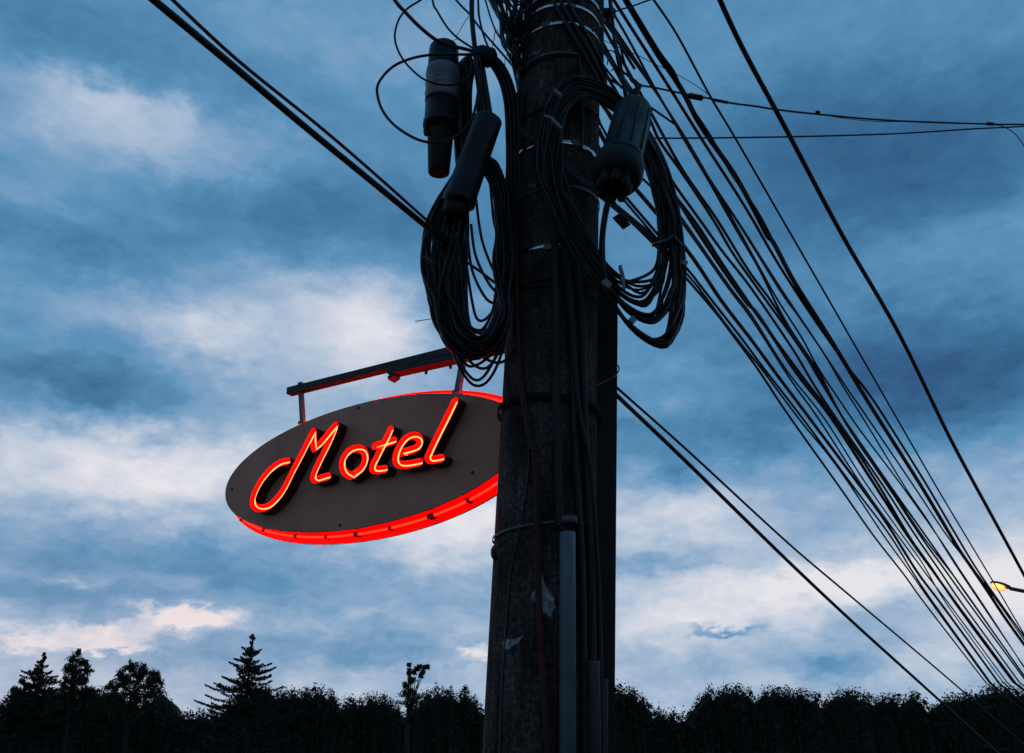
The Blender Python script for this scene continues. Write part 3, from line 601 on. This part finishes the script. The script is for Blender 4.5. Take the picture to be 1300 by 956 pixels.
# letters
zz = lambda pts: [(300 + x / 4.3333, 490 + y / 4.3333) for x, y in pts]
letters = {
 'M': [([(295, 420), (250, 430), (200, 465), (150, 525), (115, 590), (103, 640), (117, 668), (150, 677), (190, 665), (235, 625), (275, 570), (320, 480), (370, 385), (415, 295)], 1), ([(415, 295), (436, 256)], 0), ([(436, 256), (435, 300), (442, 350)], 0), ([(442, 350), (475, 322), (515, 272), (558, 222)], 0), ([(558, 222), (545, 262), (510, 340), (470, 420), (440, 488), (438, 512), (455, 520), (485, 511), (517, 502)], 1)],
 'o': [([(655, 494), (690, 470), (716, 432), (722, 388), (706, 356), (672, 349), (632, 364), (602, 402), (596, 445), (612, 480), (643, 500)], 1)],
 't': [([(860, 245), (845, 280), (820, 330), (790, 390), (765, 440), (765, 463), (790, 468), (828, 462)], 1), ([(775, 335), (830, 322), (878, 306)], 0)],
 'e': [([(920, 372), (965, 361), (1005, 345), (1022, 315), (1013, 288), (982, 280), (945, 294), (910, 338), (892, 385), (893, 420), (915, 438), (960, 437), (1020, 425)], 1)],
 'l': [([(1213, 90), (1185, 150), (1150, 220), (1110, 300), (1075, 375), (1067, 398), (1080, 412), (1105, 410), (1138, 403)], 1)],
}
ET, EM, EF = .048, .066, .004
RO, RI = .0212, .0194
def contours(segs, r, g=.0022):
    S_ = np.array(segs); mn = S_.reshape(-1, 2).min(0) - .04; mx = S_.reshape(-1, 2).max(0) + .04
    nx, ny = int((mx[0] - mn[0]) / g) + 2, int((mx[1] - mn[1]) / g) + 2
    X, Y = np.meshgrid(mn[0] + g * np.arange(nx), mn[1] + g * np.arange(ny), indexing='ij'); dist = np.full(X.shape, 9.)
    for a, b in segs:
        dx, dy = b[0] - a[0], b[1] - a[1]; L2 = dx * dx + dy * dy + 1e-12; t = np.clip(((X - a[0]) * dx + (Y - a[1]) * dy) / L2, 0, 1)
        dist = np.minimum(dist, np.hypot(X - a[0] - t * dx, Y - a[1] - t * dy))
    f = dist - r; edges = {}
    def ip(i, j, k, l):
        a, b = f[i, j], f[k, l]; t = a / (a - b); return (mn[0] + g * (i + t * (k - i)), mn[1] + g * (j + t * (l - j)))
    nxt = {}; pos = {}
    for i in range(nx - 1):
        for j in range(ny - 1):
            c = (f[i, j] < 0, f[i + 1, j] < 0, f[i + 1, j + 1] < 0, f[i, j + 1] < 0)
            if all(c) or not any(c): continue
            cr = []
            cs = [(i, j), (i + 1, j), (i + 1, j + 1), (i, j + 1)]
            for q in range(4):
                A, B = cs[q], cs[(q + 1) % 4]
                if c[q] != c[(q + 1) % 4]:
                    key = tuple(sorted((A, B))); pos[key] = ip(*A, *B) if key[0] == A else ip(*B, *A); cr.append((key, c[q]))
            outs = [k for k, s in cr if s]; ins = [k for k, s in cr if not s]   # leaving / entering the inside
            for a_, b_ in zip(outs, ins): nxt[a_] = b_
    res = []; used = set()
    for s in list(nxt):
        if s in used: continue
        loop = []; k = s
        while k not in used and k in nxt: used.add(k); loop.append(pos[k]); k = nxt[k]
        if len(loop) > 12:
            # even spacing, lightly smoothed
            q = np.array(loop)
            for _ in range(2): q = (np.roll(q, 1, 0) + 2 * q + np.roll(q, -1, 0)) / 4
            res.append([tuple(v) for v in q[::2]])
    return res
for ch, strokes in letters.items():
    segs = []; tubes = []; cur = []
    for pts, smooth in strokes:
        uv = [to_plane(x, y, ET) for x, y in zz(pts)]
        v3 = [Vector((a, b, 0)) for a, b in uv]
        v3 = smooth_path(v3, 6) if smooth else v3
        q = [(v.x, v.y) for v in v3]; segs += list(zip(q, q[1:]))
        if ch == 't' and cur: tubes.append(cur); cur = []
        cur += q if not cur else q[1:]
    tubes.append(cur)
    oc, ic = contours(segs, RO), contours(segs, RI); V = []; Fc = []; fm = []
    def wall(loops, e0, e1, mi, flip):
        for lp in loops:
            n0 = len(V); m_ = len(lp); V.extend(S(u, v, e) for e in (e0, e1) for u, v in lp)
            for k in range(m_):
                l = (k + 1) % m_; q = (n0 + k, n0 + l, n0 + m_ + l, n0 + m_ + k); Fc.append(q[::-1] if flip else q); fm.append(mi)
    def fill(loops, e, mi):
        polys = [[Vector((u, v, 0)) for u, v in lp] for lp in loops]; tris = tessellate_polygon(polys); n0 = len(V)
        V.extend(S(u, v, e) for lp in loops for u, v in lp)
        for t in tris: Fc.append(tuple(n0 + i for i in t)); fm.append(mi)
    wall(oc, .001, EM, 0, False); wall(ic, EF, EM, 1, True); fill(ic, EF, 1); fill(oc + ic, EM, 2)
    lt = link('letter', V, Fc, [M['return'], M['redin'], M['redin']], sign, False, fm)
    lt['label'] = 'red glowing channel letter ' + ch
    mb = MB()
    for tb in tubes:
        path = [S(u, v, ET) for u, v in tb]
        a, b = tb[0], tb[-1]
        path = [S(*a, EF + .004)] + path + [S(*b, EF + .004)]
        # rounded bends where the tube dips into its housing
        mb.add(*tube(path, .0036, 8))
    mb.build('neon_tube', M['neon'], lt)
# bracket arm from the pole, the two hangers
br = thing('sign_bracket', 'dark steel bracket arm reaching left from the pole over the neon sign', 'bracket', S(.1, .45, -.03))
def on_sign(x, y, e=-.03): u, v = to_plane(x, y, e); return S(u, v, e)
a, b = on_sign(367.5, 497.5), on_sign(660, 425)
mb = MB(); mb.add(*beam(a, b, NV, .045, .038)); mb.build('arm', M['bracket'], br, False)
a2, b2 = on_sign(497, 474, -.028), on_sign(662, 437, -.028)
mb = MB(); mb.add(*beam(a2, b2, NV, .062, .030)); d_ = (b2 - a2).normalized()
mb.build('sleeve', M['bracket'], br, False)
mb = MB(); mb.add(*beam(a2 - d_ * .001 - Zv * .035, a2 + d_ * .035 - Zv * .02, NV, .05, .022)); mb.build('end_plate', M['bracket'], br, False)
for q in (541, 572):
    c = on_sign(q, 474 - (q - 497) * .225 + 6, -.0); mb = MB(); mb.add(*lathe(c, c - Zv * .02, [(0, .008), (1, .007)], 8)); mb.build('bolt', M['bracket'], br)
a, b = on_sign(381.5, 486), on_sign(384.5, 537)
mb = MB(); mb.add(*beam(a, b, NV, .022, .022)); h = mb.build('hanger', M['hanger'], sign, False)
mb = MB(); mb.add(*box(b, W * .02, NV * .016, Zv * .008)); mb.build('hanger_foot', M['hanger'], h, False)
a, b = on_sign(590, 446), on_sign(581, 498)
mb = MB(); mb.add(*beam(a, b, NV, .026, .026)); h = mb.build('hanger', M['hanger'], sign, False)
mb = MB(); mb.add(*box(b, W * .022, NV * .018, Zv * .008)); mb.build('hanger_foot', M['hanger'], h, False)

# ------------------------------------------------------------------ street lamp, out to the right
LY = 24.0
lamp = thing('street_lamp', 'lit street lamp with glowing orange head at the right edge', 'street lamp', (P(1372, 870, LY).x, LY, 0))
h0, h1, h2 = P(1257, 739.5, LY), P(1285, 748, LY), P(1304, 751.5, LY); dirh = (h1 - h0).normalized()
pf = [(0, .02), (.06, .07), (.25, .12), (.55, .135), (.8, .11), (.95, .07), (1, .05)]
u = dirh.cross(Vector((0, 1, 0))).normalized()
def shell(prof, top, bot, name, m, p0, p1):
    V = []; Fc = []; n = 16; d = p1 - p0
    for t, r in prof:
        for k in range(n):
            a_ = 2 * math.pi * k / n; ca, sa = math.cos(a_), math.sin(a_)
            V.append(p0 + d * t + Vector((0, 1, 0)) * ca * r + (u if u.z > 0 else -u) * sa * r * (top if sa > 0 else bot))
    for i in range(len(prof) - 1):
        for k in range(n): l = (k + 1) % n; Fc.append((i * n + k, i * n + l, (i + 1) * n + l, (i + 1) * n + k))
    Fc.append(tuple(range(n))[::-1]); Fc.append(tuple((len(prof) - 1) * n + k for k in range(n)))
    return link(name, V, Fc, m, lamp)
shell(pf, .62, .12, 'lamp_head', M['lampbody'], h0, h1)
shell([(0, .03), (.08, .07), (.3, .115), (.7, .125), (.95, .07), (1, .02)], .6, .75, 'lens', M['lens'], h0 + dirh * .02 - Vector((0, 0, .03)), h0.lerp(h1, .66) - Vector((0, 0, .05)))
pt = Vector((P(1372, 870, LY).x, LY, P(1372, 768, LY).z))
mb = MB(); mb.add(*tube(smooth_path([h1 - dirh * .05, h2, h2.lerp(pt, .5) + Vector((0, 0, .05)), pt], 6), .045, 10)); mb.build('arm', M['galv'], lamp)
mb = MB(); mb.add(*tube([Vector((pt.x, LY, 0)), Vector((pt.x, LY, pt.z * .5)), pt + Vector((0, 0, .1))], [.11, .09, .06], 14)); mb.build('lamp_post', M['galv'], lamp)

# ------------------------------------------------------------------ trees
def leaf(mb, c, s, nrm=None):
    a = Vector((jit(1), jit(1), jit(1))).normalized(); b = a.orthogonal().normalized(); b = (Matrix.Rotation(random.random() * 6.28, 3, a) @ b)
    c_ = a.cross(b)
    mb.add([c - b * s * .5, c + c_ * s * .28, c + b * s * .5, c - c_ * s * .28], [(0, 1, 2, 3)])
def spruce(name, px, ytop, Y, spread, ybase, label, seed, droop=.25, dens=1.0):
    random.seed(seed); top_ = P(px, ytop, Y); z0 = top_.z; H = z0; slope = spread
    t = thing(name, label, 'tree', (top_.x, Y, 0), 'trees along the bottom of the picture'); tr = MB(); cr = MB()
    base = Vector((top_.x, Y, 0)); tr.add(*tube([base, base.lerp(top_, .5), top_ - Vector((0, 0, .1))], [.22, .13, .02], 8))
    z = .05
    while z < H * .8:
        L = max(.12, slope * z * random.uniform(.55, 1.2)); nb = 3 if z < 1 else (5 if z < 5 else 4)
        for q in range(nb):
            an = random.random() * 6.28; l = L * random.uniform(.45, 1.1); o = Vector((top_.x, Y, z0 - z + jit(.08))); dr = Vector((math.cos(an), math.sin(an), 0))
            path = [o + dr * l * s + Vector((0, 0, l * (-droop * s * 1.6 + .75 * droop * s * s * 1.6 + .12 * s))) for s in (0, .25, .5, .75, 1)]
            tr.add(*tube(path, [.03 * (1 - .8 * i / 4) for i in range(5)], 4))
            m_ = int((12 + 62 * l) * dens * (1 if z < 6 else .45))
            for _ in range(m_):
                s = random.random() ** .75; i = min(3, int(s * 4)); p = path[i].lerp(path[i + 1], s * 4 - i)
                leaf(cr, p + Vector((jit(.10) * (1.3 - s), jit(.1) * (1.3 - s), -random.random() * .30 * (1.25 - s) + .02)) + dr.cross(Vector((0, 0, 1))) * jit(.22) * (1 - s * .8) * min(1, l), random.uniform(.09, .20))
        z += random.uniform(.16, .34) if z < 6 else .5
    for _ in range(70): leaf(cr, top_ + Vector((jit(.05), jit(.05), -random.random() * .7)), .1)
    tr.build('trunk', M['bark'], t); cr.build('crown', M['needles'], t, False)
def broad(name, px, ytop, Y, lobes, label, seed, mleaf='leaves'):
    """lobes: (dx, dz below top, radius) clusters of leafy twigs"""
    random.seed(seed); top_ = P(px, ytop, Y); t = thing(name, label, 'tree', (top_.x, Y, 0), 'trees along the bottom of the picture'); tr = MB(); cr = MB()
    base = Vector((top_.x, Y, 0)); fork = Vector((top_.x, Y, top_.z - 4.2)); tr.add(*tube([base, base.lerp(fork, .5) + Vector((.1, 0, 0)), fork], [.26, .2, .14], 8))
    for dx, dz, R in lobes:
        c = Vector((top_.x + dx, Y + jit(.8), top_.z - dz)); mid = fork.lerp(c, .5) + Vector((jit(.2), jit(.2), .1)); tr.add(*tube([fork, mid, c + Vector((0, 0, R * .5))], [.07, .04, .012], 5))
        for q in range(int(10 + 16 * R)):
            an = random.random() * 6.28; el = random.uniform(-.5, 1.4); L = R * random.uniform(.6, 1.15); d = Vector((math.cos(an) * math.cos(el), math.sin(an) * math.cos(el), math.sin(el)))
            tip = c + d * L; tr.add(*tube([c, c.lerp(tip, .5) + Vector((jit(.04), jit(.04), jit(.04))), tip], [.012, .009, .005], 4))
            for _ in range(int(15 + 26 * R)):
                s = random.random() ** .5; leaf(cr, c.lerp(tip, s) + Vector((jit(.13), jit(.13), jit(.13))), random.uniform(.10, .21))
    tr.build('trunk', M['bark'], t); cr.build('crown', M[mleaf], t, False)
TY = 80.0
spruce('spruce_tree', 321.5, 805, TY, .86, 1000, 'dark spruce with a pointed ragged top standing alone below the neon sign', 11, .42, 1.5)
spruce('spruce_tree', 57, 828, TY + 2, .95, 1000, 'small dark conifer with a pointed top at the far lower left', 12, .34, 1.7)
broad('broadleaf_tree', 102, 824, TY, [(0.05, .35, .28), (-.1, .9, .5), (.35, 1.1, .5), (-.75, 1.5, .5), (.0, 1.7, .75), (.7, 1.7, .6), (-.6, 2.4, .8), (.55, 2.5, .8), (1.0, 2.6, .5), (-1.1, 2.7, .5), (0, 3.3, 1.2), (1.0, 3.4, .9), (-1.1, 3.6, .9), (.1, 4.6, 1.5), (1.2, 5, 1.1), (-1.2, 5, 1.1)], 'narrow leafy tree with an uneven top beside the far left conifer', 13)
broad('broadleaf_tree', 173, 837, TY + 1, [(-.2, .8, .7), (.7, 1.0, .7), (-1.0, 1.4, .7), (1.4, 1.3, .65), (0.3, 1.5, .9), (-.6, 1.9, .9), (1.2, 1.9, .9), (-1.7, 2.1, .6), (2.0, 1.7, .45), (0, 2.6, 1.3), (1.3, 2.8, 1.0), (-1.4, 2.9, 1.1), (0, 3.9, 1.7), (1.6, 4, 1.3), (-1.7, 4, 1.3)], 'round-topped bushy tree between the leafy tree and the lone spruce', 14)
broad('broadleaf_tree', 25, 860, TY + 3, [(-.1, .3, .25), (.45, .8, .4), (-.2, 1.1, .5), (.7, 1.4, .5), (.2, 2, .9), (1.0, 2.4, .9), (-.6, 2.6, .8), (.2, 3.6, 1.3)], 'low tree top left of the far left conifer', 15)
broad('broadleaf_tree', 520, 843, TY, [(-.02, .1, .05), (0, .5, .08), (.05, .8, .14), (0.35, .62, .14), (.6, .42, .16), (.85, .3, .12), (1.1, .22, .14), (1.4, .3, .13), (1.0, .62, .14), (.85, .85, .12), (.1, 1.15, .22), (.3, 1.4, .3), (-.3, 1.6, .3), (0, 2.2, .7), (.3, 3, 1.0)], 'sparse tree top with one leafy side twig left of the pole', 16)

# far wood that closes the bottom of the picture
random.seed(21)
wb = MB(); WY = 96.0; half = 100.0
def zpx(y): return P(650, y, WY).z
crowns = []
cxx = -64.0
while cxx < 64:
    kind = random.random(); wd = random.uniform(1.6, 4.2); crowns.append((cxx, zpx(random.choice((874, 875, 877, 880, 886, 895, 906))), wd, kind)); cxx += wd * random.uniform(.55, 1.25)
def crest(x):
    z = zpx(906) + .3 * math.sin(x * .7)
    for c_, t_, w_, k_ in crowns:
        q = abs(x - c_) / w_
        if q < 1.3: z = max(z, t_ - (q * w_ * 1.15 if k_ < .3 else w_ * .75 * (q ** 2.2)) )
    return z + .12 * math.sin(x * 5.3) + .10 * math.sin(x * 9.1 + 1) + .07 * math.sin(x * 15.7)
N = 1400
V = []; Fc = []
for i in range(N + 1):
    x = -half + 2 * half * i / N; c = crest(x) - .3
    for y, z in ((WY - 1.5, 0), (WY - 1.3 + jit(.3), c * .55), (WY - .8 + jit(.3), c - .5 + jit(.15)), (WY + jit(.1), c + jit(.1)), (WY + 5, c - .8), (WY + 7, 0)): V.append(Vector((x, y, z)))
for i in range(N):
    for k in range(5): Fc.append((i * 6 + k, (i + 1) * 6 + k, (i + 1) * 6 + k + 1, i * 6 + k + 1))
wb.add(V, Fc)
for _ in range(30000):
    x = random.uniform(-62, 62); c = crest(x); leaf(wb, Vector((x, WY + random.uniform(-1.6, .6), c + random.gauss(-.12, .26))), random.uniform(.08, .28))
for _ in range(9000):
    x = random.uniform(-62, 62); c = crest(x); leaf(wb, Vector((x, WY - random.uniform(1.0, 2.1), c * random.random())), random.uniform(.3, .7))
wo = wb.build('far_wood', M['wood'], None, False); wo['kind'] = 'stuff'; wo['label'] = 'dark far wood forming a level black band under the sky'; wo['category'] = 'wood'

# ------------------------------------------------------------------ sky
world = bpy.data.worlds.new('World'); scene.world = world; world.use_nodes = True; nt = world.node_tree; nt.nodes.clear()
N_ = nt.nodes.new; Lk = nt.links.new
tc = N_('ShaderNodeTexCoord'); sep = N_('ShaderNodeSeparateXYZ'); Lk(tc.outputs['Generated'], sep.inputs[0])
def math_(op, a, b=None, c=None):
    m = N_('ShaderNodeMath'); m.operation = op
    for i, v in enumerate((a, b, c)):
        if v is None: continue
        if hasattr(v, 'links') or hasattr(v, 'is_output'): Lk(v, m.inputs[i])
        else: m.inputs[i].default_value = v
    return m.outputs[0]
az = math_('MULTIPLY', math_('ARCTAN2', sep.outputs[0], sep.outputs[1]), 57.29578)
el = math_('MULTIPLY', math_('ARCSINE', sep.outputs[2]), 57.29578)
cmb = N_('ShaderNodeCombineXYZ'); Lk(az, cmb.inputs[0]); Lk(el, cmb.inputs[1])
def vscale(v, s):
    m = N_('ShaderNodeVectorMath'); m.operation = 'MULTIPLY'; Lk(v, m.inputs[0]); m.inputs[1].default_value = s; return m.outputs[0]
def vadd(a, b):
    m = N_('ShaderNodeVectorMath'); m.operation = 'ADD'; Lk(a, m.inputs[0])
    if isinstance(b, tuple): m.inputs[1].default_value = b
    else: Lk(b, m.inputs[1])
    return m.outputs[0]
def noise(v, sc, det, rough=.5, off=(0, 0, 0)):
    n_ = N_('ShaderNodeTexNoise'); n_.inputs['Scale'].default_value = sc; n_.inputs['Detail'].default_value = det; n_.inputs['Roughness'].default_value = rough
    Lk(vadd(v, off), n_.inputs['Vector']); return n_
flat = vscale(cmb.outputs[0], (1, 1.9, 1))
w1 = noise(flat, .10, 4, .5); w2 = noise(flat, .42, 6, .6, (31, 7, 3))
def centred(n_, s):
    return vscale(vadd(n_.outputs['Color'], (-.5, -.5, -.5)), s)
wp = vadd(vadd(cmb.outputs[0], centred(w1, (4, 2.2, 0))), centred(w2, (4.6, 3.4, 0)))
blobs = [ # x, y, rx, ry (pixels), amount
 (90, 30, 330, 60, -.06), (130, 125, 130, 28, .16), (150, 180, 170, 42, .20), (60, 240, 130, 40, .06), (250, 170, 160, 40, .10), (400, 60, 200, 60, .07), (600, 40, 180, 90, .07),
 (420, 265, 200, 55, -.10), (120, 315, 250, 38, -.10), (150, 385, 60, 25, .10), (330, 350, 110, 28, .12), (262, 412, 70, 42, .24), (440, 395, 110, 50, .24), (470, 410, 60, 60, .12),
 (70, 480, 130, 45, -.20), (190, 520, 90, 40, -.12), (60, 565, 200, 30, .12), (235, 590, 110, 70, .07), (300, 430, 90, 40, .06), (600, 330, 60, 60, -.03), (250, 575, 220, 50, .17), (130, 610, 200, 30, .14), (420, 470, 80, 60, .10), (500, 470, 120, 60, .08),
 (560, 690, 90, 55, .28), (470, 600, 150, 60, .12), (600, 650, 60, 40, .12), (180, 700, 300, 32, -.12), (420, 745, 260, 28, -.12), (70, 760, 180, 28, -.16), (420, 830, 260, 26, -.16), (250, 742, 220, 10, .03),
 (1150, 190, 280, 120, -.19), (1000, 60, 200, 60, .02), (1240, 60, 120, 50, .04), (960, 200, 120, 100, -.05), (1210, 300, 120, 35, .07), (1180, 470, 260, 85, -.30), (930, 420, 140, 60, -.05), (860, 560, 220, 42, -.13), (1230, 640, 130, 55, .05), (1160, 600, 160, 30, .03),
 (850, 652, 130, 38, .22), (830, 715, 110, 18, -.15), (950, 742, 190, 44, .23), (880, 795, 140, 30, .15), (900, 800, 45, 6, -.30), (1090, 730, 130, 28, .20), (1280, 745, 90, 60, .26), (1150, 790, 90, 40, -.03), (1060, 845, 60, 22, -.20), (1200, 835, 120, 20, .10), (830, 840, 90, 20, -.03),
]
warm = [(245, 782, 62, 13, .42), (215, 792, 40, 12, .16), (140, 806, 62, 14, .34), (150, 822, 60, 6, .20), (35, 815, 42, 15, .26), (95, 740, 25, 10, .14), (605, 828, 22, 9, .25)]
def acc(bl, src=None):
    tot = None
    for x, y, rx, ry, am in bl:
        am *= 1.22
        a, e = azel(x, y); a2 = azel(x + rx, y)[0] - a; e2 = abs(azel(x, y - ry)[1] - e)
        m = N_('ShaderNodeVectorMath'); m.operation = 'SUBTRACT'; Lk(src, m.inputs[0]); m.inputs[1].default_value = (a, e, 0)
        m2 = vscale(m.outputs[0], (1 / abs(a2), 1 / e2, 0)); dt = N_('ShaderNodeVectorMath'); dt.operation = 'DOT_PRODUCT'; Lk(m2, dt.inputs[0]); Lk(m2, dt.inputs[1])
        g = math_('MULTIPLY', math_('EXPONENT', math_('MULTIPLY', dt.outputs['Value'], -1.0)), am)
        tot = g if tot is None else math_('ADD', tot, g)
    return tot
B = acc(blobs, wp)
wp2 = vadd(cmb.outputs[0], centred(noise(flat, .7, 6, .65, (5, 50, 2)), (4.5, 2.4, 0)))
WM = acc(warm, wp2)
mr = N_('ShaderNodeMapRange'); Lk(el, mr.inputs[0]); mr.inputs[1].default_value = 3; mr.inputs[2].default_value = 30; mr.inputs[3].default_value = .71; mr.inputs[4].default_value = .425; mr.clamp = True
nf = noise(flat, .20, 7, .58, (11, 3, 9)); nf2 = noise(vadd(flat, centred(w2, (2.5, 2.5, 0))), .5, 8, .6, (4, 13, 5))
na = N_('ShaderNodeMapRange'); Lk(el, na.inputs[0]); na.inputs[1].default_value = 8; na.inputs[2].default_value = 32; na.inputs[3].default_value = 1.15; na.inputs[4].default_value = .55
nsum = math_('ADD', math_('MULTIPLY', math_('SUBTRACT', nf.outputs['Fac'], .5), .28), math_('MULTIPLY', math_('SUBTRACT', nf2.outputs['Fac'], .5), .30))
Lv = math_('ADD', math_('ADD', mr.outputs[0], B), math_('MULTIPLY', nsum, na.outputs[0]))
Lv = math_('ADD', Lv, WM)
def lin(c): return tuple(((v / 255) / 12.92 if v / 255 <= .04045 else ((v / 255 + .055) / 1.055) ** 2.4) for v in c)
rp = N_('ShaderNodeValToRGB'); els = rp.color_ramp.elements
stops = [(0.0, (36, 70, 108)), (.16, (48, 90, 134)), (.32, (66, 120, 161)), (.46, (92, 146, 187)), (.60, (134, 168, 202)), (.74, (174, 193, 216)), (.88, (207, 213, 227)), (1.0, (231, 230, 236))]
els[0].position = 0; els[0].color = (*lin(stops[0][1]), 1); els[1].position = 1; els[1].color = (*lin(stops[-1][1]), 1)
for p_, c_ in stops[1:-1]:
    e_ = els.new(p_); e_.color = (*lin(c_), 1)
Lk(Lv, rp.inputs[0])
pink = N_('ShaderNodeMix'); pink.data_type = 'RGBA'; pink.blend_type = 'MIX'; Lk(rp.outputs[0], pink.inputs[6]); pink.inputs[7].default_value = (*lin((238, 212, 208)), 1)
pm = N_('ShaderNodeMapRange'); Lk(WM, pm.inputs[0]); pm.inputs[1].default_value = .12; pm.inputs[2].default_value = .55; pm.inputs[3].default_value = 0; pm.inputs[4].default_value = .45
Lk(pm.outputs[0], pink.inputs[0])
# the side of the sky away from the last light is much darker, and darker near the zenith
nz = sep.outputs[1]
back = N_('ShaderNodeMapRange'); Lk(nz, back.inputs[0]); back.inputs[1].default_value = -.35; back.inputs[2].default_value = .55; back.inputs[3].default_value = .52; back.inputs[4].default_value = 1.0; back.interpolation_type = 'SMOOTHSTEP'
dk = N_('ShaderNodeMix'); dk.data_type = 'RGBA'; dk.blend_type = 'MULTIPLY'; dk.inputs[0].default_value = 1; Lk(pink.outputs[2], dk.inputs[6]); Lk(back.outputs[0], dk.inputs[7])
bg = N_('ShaderNodeBackground'); Lk(dk.outputs[2], bg.inputs[0]); bg.inputs[1].default_value = .97
sky = N_('ShaderNodeTexSky'); sky.sky_type = 'NISHITA'; sky.sun_disc = False; sky.sun_elevation = math.radians(1.0); sky.sun_rotation = math.radians(-25)
bg2 = N_('ShaderNodeBackground'); Lk(sky.outputs[0], bg2.inputs[0]); bg2.inputs[1].default_value = .006
ad = N_('ShaderNodeAddShader'); Lk(bg.outputs[0], ad.inputs[0]); Lk(bg2.outputs[0], ad.inputs[1]); wo_ = N_('ShaderNodeOutputWorld'); Lk(ad.outputs[0], wo_.inputs[0])
# the last of the sun, far below strength, behind the cloud
sl = bpy.data.lights.new('sun', 'SUN'); sl.energy = .04; sl.angle = math.radians(15); sl.color = (1, .85, .75); so = bpy.data.objects.new('sun', sl); COL.objects.link(so)
so.rotation_euler = (math.radians(89), 0, math.radians(180 + 25)); so.location = (-20, 60, 10)

for o in bpy.data.objects:
    if '_loc' in o: del o['_loc']
vs = scene.view_settings; scene.display_settings.display_device = 'sRGB'; vs.view_transform = 'Standard'; vs.look = 'None'; vs.exposure = 0; vs.gamma = 1; vs.use_curve_mapping = False
